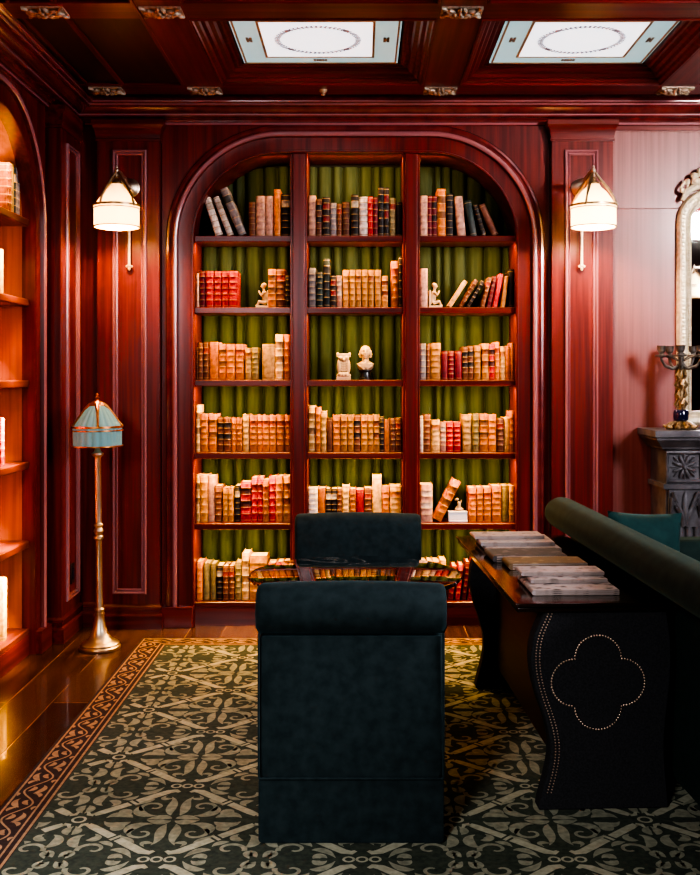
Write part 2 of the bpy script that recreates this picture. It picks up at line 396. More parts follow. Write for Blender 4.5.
# ------------------------------------------------------------------ arched bookcases
R_ARC, ZC = .486, 2.16
SHELF_Z = [2.188,1.786,1.378,.970,.573,.131]
def arch(ul, ur, o, n=18, z0=0):
    pts = [(ul-o, z0)]
    for i in range(n+1):
        a = PI - (PI/2)*i/n; pts.append((ul+R_ARC+(R_ARC+o)*math.cos(a), ZC+(R_ARC+o)*math.sin(a)))
    for i in range(n+1):
        a = PI/2 - (PI/2)*i/n; pts.append((ur-R_ARC+(R_ARC+o)*math.cos(a), ZC+(R_ARC+o)*math.sin(a)))
    pts.append((ur+o, z0)); return pts
def arch_outer(ul, ur, o0, o1, zt, n=18, z0=0):
    pts = [(o0, z0)]
    for side in (0,1):
        cx = ul+R_ARC if side == 0 else ur-R_ARC
        for i in range(n+1):
            a = PI-(PI/2)*i/n if side == 0 else PI/2-(PI/2)*i/n
            dx, dz = math.cos(a), math.sin(a); lim = (o0-cx) if side == 0 else (o1-cx)
            t = 1e9
            if abs(dx) > 1e-6: t = lim/dx
            if dz > 1e-6: t = min(t, (zt-ZC)/dz)
            pts.append((cx+t*dx, ZC+t*dz))
    pts.append((o1, z0)); return pts
def bookcase(ul, ur, o0, o1, to, label, wood_face, inner, curtains, along):
    t = thing('bookcase', label, 'bookcase', to((ul+ur)/2, 0, 0))
    inv = Vector(t.location)
    T = lambda u, d, z: Vector(to(u,d,z))-inv
    FR = -.012                                    # face board stands proud of the wall
    m = MB()
    m.loft([[T(u,FR,z) for u, z in arch(ul,ur,.155)], [T(u,FR,z) for u, z in arch_outer(ul,ur,o0,o1,2.83)], [T(u,.02,z) for u, z in arch_outer(ul,ur,o0,o1,2.83)]])
    m.build('face_board', wood_face, t, angle=25)
    prof = [(0,.05),(0,-.016),(.003,-.022),(.010,-.022),(.013,-.016),(.060,-.014),(.086,-.016),(.090,-.034),(.097,-.042),(.106,-.044),(.114,-.040),(.118,-.030),(.128,-.026),(.138,-.030),(.150,-.028),(.156,-.020),(.158,FR)]
    m = MB(); m.loft([[T(u,d,z) for u, z in arch(ul,ur,o)] for o, d in prof[:8]]); m.build('inner_casing', wood_face, t, angle=25)
    m = MB(); m.loft([[T(u,d,z) for u, z in arch(ul,ur,o)] for o, d in prof[7:12]]); m.build('arch_bead', bead_highlight_m, t, angle=50)
    m = MB(); m.loft([[T(u,d,z) for u, z in arch(ul,ur,o)] for o, d in prof[11:]]); m.build('arch_moulding', wood_m, t, angle=25)
    m = MB()
    m.loft([[T(u,d,z) for u, z in arch(ul,ur,.0)] for d in (.049,.33)])
    m.build('case_lining', inner, t, angle=25)
    m = MB(); m.poly([T(u,.331,z) for u, z in arch(ul,ur,.002)]); m.build('back_panel', void_m if curtains else inner, t, smooth=False)  # black behind the curtains paints in the shadow above them
    for a, b in ((.5367,.6317),(1.168,1.263)):
        m = MB(); u0, u1 = ul+a, ul+b
        m.loft([[T(u0,d,.10),T(u1,d,.10),T(u1,d,2.645),T(u0,d,2.645)] for d in (.004,.33)], closed_u=True, cap=True)
        # bead on each front arris
        m.loft([[T(u0+.012,.004,z),T(u0+.016,-.004,z),T(u1-.016,-.004,z),T(u1-.012,.004,z)] for z in (.131,2.645)])
        m.build('upright', wood_face, t, angle=25, bevel=.002)
    bays = [(ul,ul+.5367),(ul+.6317,ul+1.168),(ul+1.263,ur)]
    for (a, b) in bays:
        for r, z in enumerate(SHELF_Z):
            m = MB(); zt, zb = z, (z-.036 if r < 5 else z-.03)
            m.loft([[T(a+.001,d,zb+e),T(b-.001,d,zb+e),T(b-.001,d,zt-e),T(a+.001,d,zt-e)] for d, e in ((.014,.004),(.019,0),(.238 if curtains else .33,0))], closed_u=True, cap=True)
            m.build('shelf', wood_lip if not curtains else along, t, angle=25)
    m = MB()
    m.loft([[T(ul+.001,d,0),T(ur-.001,d,0),T(ur-.001,d,.102),T(ul+.001,d,.102)] for d in (.012,.06)], closed_u=True, cap=True); m.build('plinth', along, t, smooth=False)
    for a, b in ((o0,ul-.002),(ur+.002,o1)):
        m = MB(); m.loft([[T(a,d,0),T(b,d,0),T(b,d,.115),T(a,d,.115)] for d in (-.050,0)], closed_u=True, cap=True); m.build('plinth_block', along, t, smooth=False, bevel=.003)
    return t, bays
UL, UR = -.939, .861
bc, bays = bookcase(UL, UR, BU0, BU1, toB, 'large arched mahogany bookcase with green curtains, centre of back wall', wood_v, wood_v, True, wood_x)
lc, lbays = bookcase(3.48, 5.28, 3.30, 5.46, toL, 'arched mahogany bookcase lit orange inside, on left wall', wood_v, wood_niche, False, wood_y)

# curtains behind the shelves, one per bay
for bi, (a, b) in enumerate(bays):
    rnd = random.Random(20+bi); m = MB(); n = 150; rows = []
    cen = []; x_ = -.03
    while x_ < 1.08:
        wd = rnd.uniform(.09,.21); cen.append((x_, wd, rnd.uniform(.75,1))); x_ += wd
    def fold(s):
        for c_, wd, am in cen:
            if c_ <= s < c_+wd:
                q = (s-c_)/wd*2-1; return am*(1-abs(q)**3.2)
        return 0
    def ztop(u):
        for e_, sg in ((UL,1),(UR,-1)):
            t_ = (u-e_)*sg
            if t_ < R_ARC: return ZC+math.sqrt(max(R_ARC**2-(R_ARC-t_)**2,0))-.004
        return 9
    for k_ in (0, .25, .5, .75, .9, .965, 1):
        row = []
        for i in range(n+1):
            s_ = i/n; u = a+.003+(b-a-.006)*s_; zt = min(2.625, ztop(u)); z = .135+(zt-.135)*k_
            row.append((u, YW+.312-.062*fold(s_+.006*math.sin(z*3+bi))*(1 if k_ < .95 else .7), z))
        rows.append(row)
    m.loft(rows)
    o = m.build('curtain', curtain_m, angle=80, recalc=False)
    tag(o, 'olive green pleated curtain behind the books, %s bay of back wall bookcase' % ('left','centre','right')[bi], 'curtain', 'green curtains behind the bookshelves')

# ------------------------------------------------------------------ books
PAL = {  # name: (colour, words)
 'c': ((.64,.37,.14),'cream'), 't': ((.47,.205,.055),'tan'), 'o': ((.52,.15,.028),'orange-brown'), 'b': ((.17,.055,.028),'brown'),
 'r': ((.42,.016,.018),'red'), 'm': ((.17,.014,.022),'maroon'), 'd': ((.022,.014,.013),'black'), 'g': ((.20,.18,.19),'grey'),
 'w': ((.66,.56,.50),'white'), 'p': ((.52,.27,.20),'pink-tan'), 'k': ((.014,.026,.024),'green-black'), 'l': ((.25,.19,.08),'olive-tan')}
LABELS = {'c':((.40,.14,.05),(.28,.15,.07)),'t':((.36,.12,.05),(.18,.05,.02)),'o':((.34,.06,.02),(.20,.07,.02)),'b':((.35,.05,.03),(.03,.02,.02)),
 'r':((.14,.01,.01),(.05,.01,.01)),'m':((.4,.3,.2),(.03,.01,.01)),'d':((.5,.42,.32),(.16,.02,.02)),'g':((.05,.05,.05),(.3,.05,.04)),
 'w':((.5,.40,.33),(.42,.26,.2)),'p':((.30,.08,.06),(.62,.45,.36)),'k':((.4,.34,.24),(.03,.03,.03)),'l':((.3,.05,.03),(.1,.06,.03))}
def mat_book(key, var):
    c, _ = PAL[key]; m, nt, b = new_mat('leather_%s_%d' % (PAL[key][1].replace('-','_'), var))
    L = nt.links.new
    tc = N(nt,'ShaderNodeTexCoord'); sp = N(nt,'ShaderNodeSeparateXYZ'); L(tc.outputs['Generated'], sp.inputs[0])
    cr = N(nt,'ShaderNodeValToRGB'); cr.color_ramp.interpolation = 'CONSTANT'
    gold = tuple(min(1,x*.45+g*.5) for x, g in zip(c,(.62,.40,.16))) if key not in ('c','w') else (.36,.20,.08)
    if key in ('c','w') and var == 2: gold = (.7,.55,.38)
    lab = LABELS[key][0 if var < 2 else 1]
    bands = [(.04,),(.20,),(.36,),(.52,),(.68,),(.84,),(.955,)] if var != 3 else [(.05,),(.92,)]
    st = [(0.0,c)]
    for (z,) in bands:
        st += [(z, gold), (z+.016, c)]
    if var in (0,2):
        st = [x for x in st if not (.70 < x[0] < .83 and x[1] == c)]
        st += [(.697, lab)]
    if var == 2: st = [(p_, (lab if abs(p_-.376) < .002 else c_)) for p_, c_ in st]
    st.sort(key=lambda x: x[0])
    el = cr.color_ramp.elements
    el[0].position = 0; el[0].color = (*c,1)
    el[1].position = st[1][0]; el[1].color = (*st[1][1],1)
    for p_, c_ in st[2:]:
        e = el.new(p_); e.color = (*c_,1)
    L(sp.outputs[2], cr.inputs[0])
    nz = N(nt,'ShaderNodeTexNoise'); nz.inputs['Scale'].default_value = 38; nz.inputs['Detail'].default_value = 5
    L(tc.outputs['Object'], nz.inputs['Vector'])
    r2 = N(nt,'ShaderNodeValToRGB'); r2.color_ramp.elements[0].position = .3; r2.color_ramp.elements[1].position = .72
    r2.color_ramp.elements[0].color = (.50,.46,.42,1); r2.color_ramp.elements[1].color = (1.35,1.3,1.25,1)
    L(nz.outputs['Fac'], r2.inputs[0])
    oi = N(nt,'ShaderNodeObjectInfo'); mr = N(nt,'ShaderNodeMapRange'); mr.inputs['To Min'].default_value = .72; mr.inputs['To Max'].default_value = 1.28
    L(oi.outputs['Random'], mr.inputs[0])
    hs = N(nt,'ShaderNodeHueSaturation'); L(mr.outputs[0], hs.inputs['Value']); L(cr.outputs[0], hs.inputs['Color'])
    mx = N(nt,'ShaderNodeMix', data_type='RGBA', blend_type='MULTIPLY'); mx.inputs[0].default_value = 1
    L(hs.outputs[0], mx.inputs[6]); L(r2.outputs[0], mx.inputs[7]); L(mx.outputs[2], b.inputs['Base Color'])
    b.inputs['Roughness'].default_value = .5; b.inputs['Specular IOR Level'].default_value = .35
    bump(nt, b, nz.outputs['Fac'], .25)
    return m
BM = {}
def bmat(key, var):
    if (key,var) not in BM: BM[(key,var)] = mat_book(key, var)
    return BM[(key,var)]
def make_book(w, h, d, key, var, rnd):
    """spine toward -Y, origin at the bottom centre of the spine face"""
    t = .0028; m = MB(); nb = 0
    zs_ = [0, .03]
    for zb in ((.20,.36,.52,.68,.84) if var != 3 else ()): zs_ += [zb-.022, zb-.012, zb+.012, zb+.022]
    zs_ += [.97, 1]
    rows = []
    for z in zs_:
        bulge = min(.009, w*.22)
        on = any(abs(z-zb) < .013 for zb in (.20,.36,.52,.68,.84)) and var != 3
        bl = bulge + (.0014 if on else 0); sl = .0012 if z in (0,1) else 0
        row = []
        for i in range(7):
            a = PI*i/6; row.append((-w/2*math.cos(a)*(1-sl*8 if 0<i<6 else 1), bulge-bl*math.sin(a)+sl, z*h))
        row += [(w/2, d, z*h), (w/2-t, d, z*h), (w/2-t, bulge+.004, z*h), (-w/2+t, bulge+.004, z*h), (-w/2+t, d, z*h), (-w/2, d, z*h)]
        rows.append(row)
    m.loft(rows, closed_u=True, cap=True)
    o = m.build('book', bmat(key, var), angle=50)
    p = MB().box(-w/2+t, w/2-t, .0085+.004, d-.006, .003, h-.004-rnd.random()*.002).build('page_block', page_m, o, smooth=False)
    return o
# (x0, x1, top) in photograph pixels of the spine; lean = degrees to the right
B = {}
B[0,0] = [('w',0,215.5,223.5,197,-18),('w',0,227.5,234.5,196,-21),('g',0,239,248,187,-22.5),('b',1,248.6,255.4,202),('p',1,255.6,265,196),('p',3,265,273.7,196),('o',3,273.8,280.6,189.5),('d',0,281,290,194)]
B[0,1] = [('p',1,307,316,195.6),('b',2,316,322,199),('d',2,322.3,330,197.5),('g',1,330,336.6,203),('b',0,336.6,341.8,204),('b',1,342,350,202),('d',0,351,358.6,195),('w',1,359,368,197),('r',1,368,373,197),('m',1,373,378,197.5),('d',1,378.2,384,187.5),('d',2,384,389,188),('l',0,389,396,198),('d',3,396,402,202)]
B[0,2] = [('p',1,419.5,427.6,196),('m',1,427.6,432,196),('m',2,432,437,196),('o',2,437,446,189),('d',1,446.5,453.5,194),('p',1,457.5,466.5,196,-5),('k',3,470.2,477.8,200,-10),('d',1,481.6,487,204,-16),('b',3,492,500,203,-24)]
B[1,0] = [('p',1,193.2,199,273.5),('m',1,199.3,205,271),('r',1,205,213.6,271),('r',1,213.7,221.4,271),('r',1,221.5,229,271),('r',1,229,237.5,271),('o',2,268,276,269),('b',0,276,285.4,269),('d',1,285.5,290,275)]
B[1,1] = [('g',1,307,316,268),('k',1,316,323,272),('k',2,323.2,330.2,258.6),('d',2,330.3,336,275.5),('p',2,336.2,342,275.7),('t',1,342.5,349,270),('t',1,349.5,355.3,270),('t',0,355.6,361.4,270),('t',1,361.7,367.6,270),('t',0,367.9,374.2,270),('t',1,374.6,381.2,270),('t',2,381.7,388,276),('o',0,391,398.6,261),('d',1,398.8,403,257)]
B[1,2] = [('p',3,419.3,427.7,268.6),('c',3,446,451.2,280,33),('b',1,457,462.1,279,32),('d',1,465,469.4,280,31),('b',0,479.8,484.2,277,15),('m',1,486,490.6,276,12),('r',3,491.8,496.8,273.6,12),('t',3,500.2,504.6,276,8),('d',3,508.2,514.5,269)]
B[2,0] = [('b',1,193.2,198,347),('b',1,198,203,342.5),('b',0,203,208.6,342),('o',3,209,218.6,342),('o',2,218.7,226.4,344),('o',1,226.4,235,344),('o',0,235.5,244,344),('c',0,245.3,252,348),('l',1,252,258.4,347.5),('c',3,262,275.4,344),('c',2,275.4,283.5,334.5),('o',1,283.6,290,334.5)]
B[2,2] = [('g',1,419.4,426,343.5),('b',1,426,429.7,344),('t',1,430,441,343),('m',3,441.2,447.8,351),('m',1,448,454.5,351),('m',3,454.8,461.8,351),('b',2,462,468,347),('b',2,468,473.4,346),('t',1,473.7,481,345.5),('t',2,482,489,343.5),('r',2,489,494.6,344),('o',0,494.6,499.6,342),('c',0,500,505.6,346.5),('o',3,505.6,510.5,346),('o',3,510.5,515.6,343)]
B[3,0] = [('c',2,193.2,200,405),('o',1,200.2,208,414),('o',2,208.4,216.8,414),('b',2,217.4,224,417.5),('b',2,224.2,230.8,417.5),('o',1,231,236.3,418),('o',1,236.4,242.2,418),('c',1,242.5,249,414.5),('o',0,249.5,257.2,415),('o',0,257.3,262.5,415),('o',0,262.5,269.6,415),('o',0,269.6,276,415),('o',0,276.2,284.8,415),('o',0,284.9,290.4,415)]
B[3,1] = [('c',2,307,315.2,405.5),('o',1,315.2,320.7,407),('c',1,320.7,326.6,411),('b',3,326.7,332.3,418),('o',1,332.5,340.5,415),('t',0,340.5,347.4,415),('t',1,347.5,353.6,415),('b',2,353.7,360.6,415),('t',0,361,367.6,415),('t',1,367.6,373.5,415),('t',2,373.5,379.8,415),('d',1,379.8,384.4,417),('o',3,384.5,389.6,419.5),('b',1,389.9,395.5,418.5),('b',0,395.5,401.6,418)]
B[3,2] = [('w',3,419.6,423.2,416),('b',1,423.5,430.6,414.5),('c',0,431,440,420),('p',2,440,446.2,422),('r',1,446.5,453.2,422),('r',1,453.4,460.8,422),('c',1,462.6,472,414.5),('l',1,472.4,478.8,414),('o',2,479,488,414),('o',1,488,496.2,414.5),('b',0,497,504,418.5),('c',3,504.5,509.7,417.5),('o',1,509.7,515.6,411)]
B[4,0] = [('c',2,193.2,199.8,475),('t',1,199.8,207.7,475),('p',3,207.7,214.5,476),('b',1,214.6,221.6,486),('t',1,222.8,228.5,488),('t',1,228.5,233.6,488),('d',0,234.3,240,486),('r',2,240.4,251.2,482),('r',0,251.5,257.2,477.5),('r',0,257.3,263,477.5),('o',0,263,268.8,479.7),('r',1,268.8,275.7,476.4),('o',1,275.7,283,476),('t',2,283,290.4,476)]
B[4,1] = [('w',1,307.4,317.8,488),('o',3,318,325.5,488.5),('d',0,325.5,331,489),('d',0,331,337.2,489),('b',1,337.2,342,489),('c',1,342,349.6,486),('o',1,349.8,355.7,489),('r',3,355.8,364,490),('b',0,364.4,371.9,488.5),('c',3,372.3,381.7,476),('o',1,382,389.4,486.5),('c',0,390,401.6,486)]
B[4,2] = [('p',2,420,432.6,484.5),('o',2,431.6,441,479,27),('o',0,469,476.2,488),('o',1,476.5,483,487.5),('o',0,483.3,491.4,487.5),('o',1,492,501.6,486),('l',3,502,508.7,486),('t',1,509,515.8,486)]
B[5,0] = [('o',1,194,202.4,562),('l',3,203.4,209.7,563.5),('l',3,210.5,215.8,564),('d',0,216.2,222.8,566),('b',0,223,228.6,566),('b',0,229,234.2,566),('l',1,234.8,241.4,563),('c',2,241.7,249,553.5),('t',1,249.6,267,556),('t',2,268,276,563),('o',1,276.3,283,563),('b',1,283.3,290,562)]
B[5,1] = [('t',1,308,316,564),('c',1,316.3,324,562),('o',1,324.3,333,565),('b',1,333.3,341,563),('t',0,341.3,350,561),('c',2,350.3,359,562),('t',1,359.3,367,564),('o',2,367.3,376,562),('l',1,376.3,384,563),('t',1,384.3,393,560),('b',0,393.3,402,564)]
B[5,2] = [('b',1,420,427,562),('c',3,427.3,433,561),('t',1,433.3,440,562),('c',0,440.3,446,560),('r',1,448,452.8,566,7),('r',0,454.8,459.4,565,7),('m',1,461.2,465.6,562,7),('r',1,467.4,472,558,7),('o',1,474,482,560),('b',1,482.3,490,561),('t',1,490.3,498,562),('r',1,498.3,506,561),('o',2,506.3,514,560)]
ORD = ['first','second','third','fourth','fifth','sixth','seventh','eighth','ninth','tenth','eleventh','twelfth','thirteenth','fourteenth','fifteenth','sixteenth']
ROWN = ['top shelf','second shelf down','third shelf down','fourth shelf down','fifth shelf down','bottom shelf']
BAYN = ['left','centre','right']
YB = YW+.058
for (r, bi), lst in sorted(B.items()):
    z = SHELF_Z[r]
    ys = [WZ(e[4], YB) for e in lst]
    rnd = random.Random(r*10+bi)
    xr_prev = -9
    for i, e in enumerate(lst):
        key, var, px0, px1, py = e[:5]; lean = math.radians(e[5]) if len(e) > 5 else 0
        x0, x1 = WX(px0, YB), WX(px1, YB); a, b = bays[bi]
        x0 = max(x0, a+.002); x1 = min(x1, b-.002)
        w = (x1-x0)-.0008; hh = WZ(py, YB)-z
        if lean:
            w *= math.cos(lean)*.98; hh = (hh-w*abs(math.sin(lean)))/math.cos(lean)
        d = rnd.uniform(.150,.180)
        o = make_book(w, hh, d, key, var, rnd)
        yy = YB-.008+rnd.uniform(-.004,.010)
        if lean > 0: loc = (x1-w/2*math.cos(lean), yy, z+w/2*math.sin(lean)+.0005)
        elif lean < 0: loc = (x0+w/2*math.cos(lean), yy, z-w/2*math.sin(lean)+.0005)
        else: loc = ((x0+x1)/2, yy, z+.0005)
        o.location = loc; o.rotation_euler = (0, lean, 0)
        look = PAL[key][1]
        size = 'leaning ' if lean else ('tall ' if hh > .235 else ('short ' if hh < .18 else ('thick ' if w > .055 else ('thin ' if w < .029 else ''))))
        extra = {0:'gilt-banded ',1:'ribbed ',2:'',3:'smooth '}[var]
        mark = 'dark-labelled ' if var == 2 and key in 'ctowpl' else ''
        pos = 'leftmost' if i == 0 else ('rightmost' if i == len(lst)-1 else ORD[i]+' from left')
        tag(o, '%s%s%s%s book, %s on %s, %s bay of back bookcase' % (size, extra, mark, look, pos, ROWN[r], BAYN[bi]), 'book', 'antique books, %s, %s bay' % (ROWN[r], BAYN[bi]))
# books in the left wall bookcase (spines toward +X)
def left_book(Y0, Y1, z, h, key, var, lab, X=-1.708, grp='books in the left wall bookcase'):
    o = make_book(abs(Y1-Y0)-.001, h, .17, key, var, random.Random(int(Y0*1000)))
    o.rotation_euler = (0,0,PI/2); o.location = (X, (Y0+Y1)/2, z+.0005)
    tag(o, lab, 'book', grp)
yy = 5.252
for i, (w, h, key, var, desc) in enumerate([(.030,.245,'g',0,'grey-banded'),(.030,.245,'g',1,'grey ribbed'),(.026,.24,'k',0,'black and gilt'),(.034,.25,'l',3,'pale smooth'),(.032,.25,'b',1,'reddish-brown ribbed'),(.035,.24,'b',1,'brown')]):
    pos = 'rightmost' if i == 0 else ORD[i]+' from right'
    left_book(yy-w, yy, SHELF_Z[0], h, key, var, '%s book, %s on top shelf of the left wall bookcase' % (desc, pos)); yy -= w+.001
left_book(4.962,5.017,SHELF_Z[1],.215,'l',3,'pale book at photo edge, second shelf of the left wall bookcase')
left_book(4.985,5.03,SHELF_Z[3],.23,'r',1,'red ribbed book at photo edge, fourth shelf of the left wall bookcase')
left_book(5.015,5.068,SHELF_Z[5],.30,'l',3,'tall pale book standing on bottom shelf of the left wall bookcase')

# ------------------------------------------------------------------ shelf ornaments
def seated_reader(name, px, z, flip, label, group=None):
    """kneeling figure reading at an upright slab, a small bookend"""
    t = thing(name, label, 'bookend', (WX(px,YB), YB+.06, z+.0005), 0, group); s = -1 if flip else 1
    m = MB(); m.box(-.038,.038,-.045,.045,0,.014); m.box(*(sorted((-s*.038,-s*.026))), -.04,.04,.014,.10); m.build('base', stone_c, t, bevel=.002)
    m = MB()
    P = lambda x, z_, y=0: Vector((s*x, y, z_))
    m.tube([P(-.018,.028), P(-.012,.06), P(-.006,.095)], [.020,.017,.014], n=10)             # torso
    m.tube([P(-.006,.095), P(-.004,.112)], .008)                                              # neck
    m.ball(P(-.002,.128), (.014,.013,.017))                                                   # head
    m.ball(P(-.008,.134), (.013,.0145,.013)); m.ball(P(.012,.125), .004)
    for y in (-.014,.014):
        m.tube([P(-.015,.028,y), P(.022,.038,y*1.2), P(.030,.018,y*1.2)], [.012,.010,.007])   # thigh, shin
        m.ball(P(.034,.016,y*1.2), (.010,.006,.005))
        m.tube([P(-.006,.092,y*1.3), P(.010,.072,y*1.6), P(.022,.094,y*.6)], [.008,.006,.005])# arm to chin
        m.ball(P(.022,.097,y*.6), .006)
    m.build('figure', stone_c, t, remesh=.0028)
    return t
seated_reader('figurine_bookend', 262, SHELF_Z[1], True, 'cream seated figure bookend beside books, second shelf down, left bay')
seated_reader('figurine_bookend', 436, SHELF_Z[1], False, 'cream seated figure bookend beside pale book, second shelf down, right bay')
# carved owl-like plaque and portrait bust
t = thing('carved_figure', 'cream carved owl-shaped sculpture beside the bust, centre bay of bookcase', 'sculpture', (WX(343.5,YB), YB+.06, SHELF_Z[2]+.0005))
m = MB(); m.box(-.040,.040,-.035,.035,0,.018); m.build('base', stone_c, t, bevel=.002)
m = MB(); m.ball((0,0,.075),(.036,.028,.058)); m.box(-.040,.040,-.026,.026,.130,.150); m.ball((0,-.012,.118),(.034,.022,.022))
for s in (-1,1):
    m.ball((s*.020,-.028,.126),(.011,.007,.010)); m.ball((s*.026,-.018,.075),(.014,.016,.042)); m.ball((s*.016,-.030,.030),(.014,.014,.013)); m.ball((s*.032,-.02,.025),(.010,.012,.010))
    m.ball((s*.034,0,.148),(.008,.012,.010))
m.ball((0,-.036,.115),(.006,.010,.010)); m.ball((0,-.03,.028),(.010,.014,.014))
for i in range(4):
    for s in (-1.5,-.5,.5,1.5): m.ball((s*.011,-.026,.050+i*.014+.004*abs(s)),(.0065,.004,.008))
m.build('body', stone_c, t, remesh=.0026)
t = thing('bust', 'cream portrait bust on black socle, third shelf, centre bay', 'bust', (WX(365.5,YB), YB+.07, SHELF_Z[2]+.0005))
m = MB(); m.lathe([(.042,0),(.042,.008),(.034,.014),(.030,.042),(.040,.050),(.040,.056)], n=24); m.build('socle', black_st, t)
m = MB()
m.tube([(0,.0,.054),(0,.0,.070),(0,.002,.092),(0,.002,.106)], [.034,.046,.048,.026], n=14)
m.tube([(0,0,.10),(0,-.004,.135)], [.021,.019], n=12)
m.ball((0,-.010,.158),(.025,.030,.034)); m.ball((0,-.016,.140),(.019,.022,.016))
m.ball((0,.010,.168),(.031,.028,.028))
for s in (-1,1):
    m.ball((s*.027,.002,.157),(.009,.015,.014)); m.ball((s*.030,.004,.145),(.011,.014,.009)); m.ball((s*.028,.006,.134),(.010,.013,.009))
    m.ball((s*.009,-.0385,.169),(.009,.004,.0028)); m.ball((s*.013,-.028,.150),(.010,.010,.012))
    m.tube([(s*.046,-.010,.092),(s*.030,-.034,.078),(s*.008,-.040,.060)], .006, n=6)
m.ball((0,-.020,.150),(.022,.022,.026)); m.ball((0,-.024,.135),(.014,.016,.012))
m.tube([(0,-.038,.168),(0,-.044,.153)], [.0035,.0055], n=8); m.ball((0,-.042,.152),(.007,.005,.004))
m.ball((0,-.039,.1425),(.009,.0045,.0022)); m.ball((0,-.0385,.1375),(.0075,.0045,.0026)); m.ball((0,-.036,.128),(.008,.006,.005))
m.ball((0,-.028,.108),(.014,.012,.009)); m.ball((0,-.038,.092),(.010,.008,.012))
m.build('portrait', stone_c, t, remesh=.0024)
# white box with a small figurine
t = thing('trinket_box', 'small white box on fifth shelf, right bay, under leaning orange book', 'box', (WX(458,YB), YB+.03, SHELF_Z[4]+.0005))
m = MB(); m.box(-.054,.054,-.028,.035,0,.011); m.box(-.053,.053,-.027,.034,.0115,.052); m.build('body', stone_w, t, bevel=.003)
m = MB(); m.box(-.055,.055,-.029,.036,.0525,.060); m.build('lid', stone_w, t, bevel=.002)
m = MB(); P = lambda x, z, y=0: (x, y, z)
m.ball((0,0,.008),(.024,.018,.010)); m.tube([P(0,.010),P(.004,.034),P(-.002,.052)],[.012,.010,.007]); m.ball((-.008,0,.064),(.010,.008,.009)); m.ball((-.017,0,.060),(.007,.005,.005))
m.tube([P(.004,.03),P(.014,.05),P(.018,.062)],[.005,.004,.003]); m.tube([P(-.002,.03),P(-.012,.018),P(-.020,.006)],[.005,.004,.004]); m.tube([P(.002,.02),P(.020,.012),P(.028,.004)],[.007,.005,.004])
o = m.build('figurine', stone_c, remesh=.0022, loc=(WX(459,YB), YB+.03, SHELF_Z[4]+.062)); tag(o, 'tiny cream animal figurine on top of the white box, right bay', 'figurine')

# ------------------------------------------------------------------ sconces
def sconce(px_c, sgn, label):
    X0 = WX(px_c, 5.82); t = thing('wall_sconce', label, 'wall lamp', (X0, YW-.063, 2.44), 0, 'wall sconces on the pilasters')
    # local: -y into the room
    m = MB(); Rm = Matrix.Rotation(PI/2,4,'X')
    m.lathe([(.050,0),(.053,.006),(.046,.010),(.040,.018),(.026,.024),(.028,.034),(.014,.042)], n=28, M=Rm)
    m.build('backplate', brass, t)
    m = MB(); m.tube([(0,-.03,.0),(0,-.10,-.004),(0,-.18,.012),(0,-.26,.034),(0,-.325,.030)], [.018,.015,.019,.014,.010], n=12)
    m.ball((0,-.18,.012),.024); m.tube([(0,-.325,.030),(0,-.325,-.03)],.009); m.ball((0,-.325,.034),(.014,.014,.014)); m.ball((0,-.325,.052),(.007,.007,.011))
    m.build('arm', brass, t)
    cy = -.325; n = 72
    m = MB(); wob = lambda a, k: 1+.010*math.sin(36*a)
    zb, zm, zt = -.262, -.150, -.028
    rows = [(.114,zb),(.116,zb+.004),(.116,zm-.012),(.119,zm-.006),(.115,zm),(.106,zm+.010),(.090,zm+.036),(.066,zm+.070),(.038,zm+.096),(.026,zt)]
    pr = []
    for k_, (r, z) in enumerate(rows): pr.append([((r*wob(2*PI*i/n,k_))*math.cos(2*PI*i/n), cy+(r*wob(2*PI*i/n,k_))*math.sin(2*PI*i/n), z) for i in range(n)])
    m.loft(pr, closed_u=True); sh = m.build('lamp_shade', shade_cream, t, angle=70)
    m = MB()
    for r, z, h in ((.120,zm-.001,.006),(.119,zm-.016,.0025),(.1165,zb+.001,.003)):
        rr = [(r-.003,z-h),(r+.0025,z-h),(r+.0025,z+h),(r-.003,z+h)]
        m.loft([[(q*math.cos(2*PI*i/48), cy+q*math.sin(2*PI*i/48), zz) for i in range(48)] for q, zz in rr], closed_u=True, closed_v=True)
    m.build('shade_band', brass_dk, t)
    for k_ in range(4):
        a = PI/4+k_*PI/2+.25; ca, sa = math.cos(a), math.sin(a); m = MB()
        m.tube([(.010*ca,cy+.010*sa,.022),(.040*ca,cy+.040*sa,zm+.132),(.076*ca,cy+.076*sa,zm+.086),(.106*ca,cy+.106*sa,zm+.040),(.121*ca,cy+.121*sa,zm)], [.007,.007,.009,.006,.007], n=6)
        m.ball((.123*ca,cy+.123*sa,zm-.002),.008,u=8,v=6); m.build('shade_strap', brass_dk, t)
    m = MB(); m.lathe([(.032,.004),(.030,.014),(.018,.022),(.012,.034),(.016,.04),(.004,.048)], c=(0,cy,-.042), n=20); m.build('shade_cap', brass_dk, t)
    m = MB(); m.tube([(0,-.030,-.01),(0,-.030,-.425)], .0075, n=10); rod = m.build('drop_rod', gilt, t)
    m = MB(); m.ball((0,-.030,-.432),(.012,.012,.010)); m.ball((0,-.030,-.448),(.008,.008,.012))
    for s in (-1,1): m.ball((s*.013,-.030,-.436),(.007,.006,.007))
    m.build('rod_finial', gilt, rod)
    m = MB(); m.ball((0,cy,-.165),(.026,.026,.034)); m.build('bulb', glow_bulb, t)
    L = bpy.data.lights.new('sconce_light','POINT'); L.energy = 13 if sgn < 0 else 14; L.color = (1,.56,.22) if sgn < 0 else (1,.74,.54); L.shadow_soft_size = .035
    lo = bpy.data.objects.new('sconce_light', L); C.objects.link(lo); lo.location = (X0, YW-.063+cy, 2.44-.205)
    return t
sconce(130.5, -1, 'brass wall sconce with cream pleated shade on left pilaster, above floor lamp')
rs = sconce(580.5, 1, 'brass wall sconce with cream pleated shade on right pilaster, beside mirror')

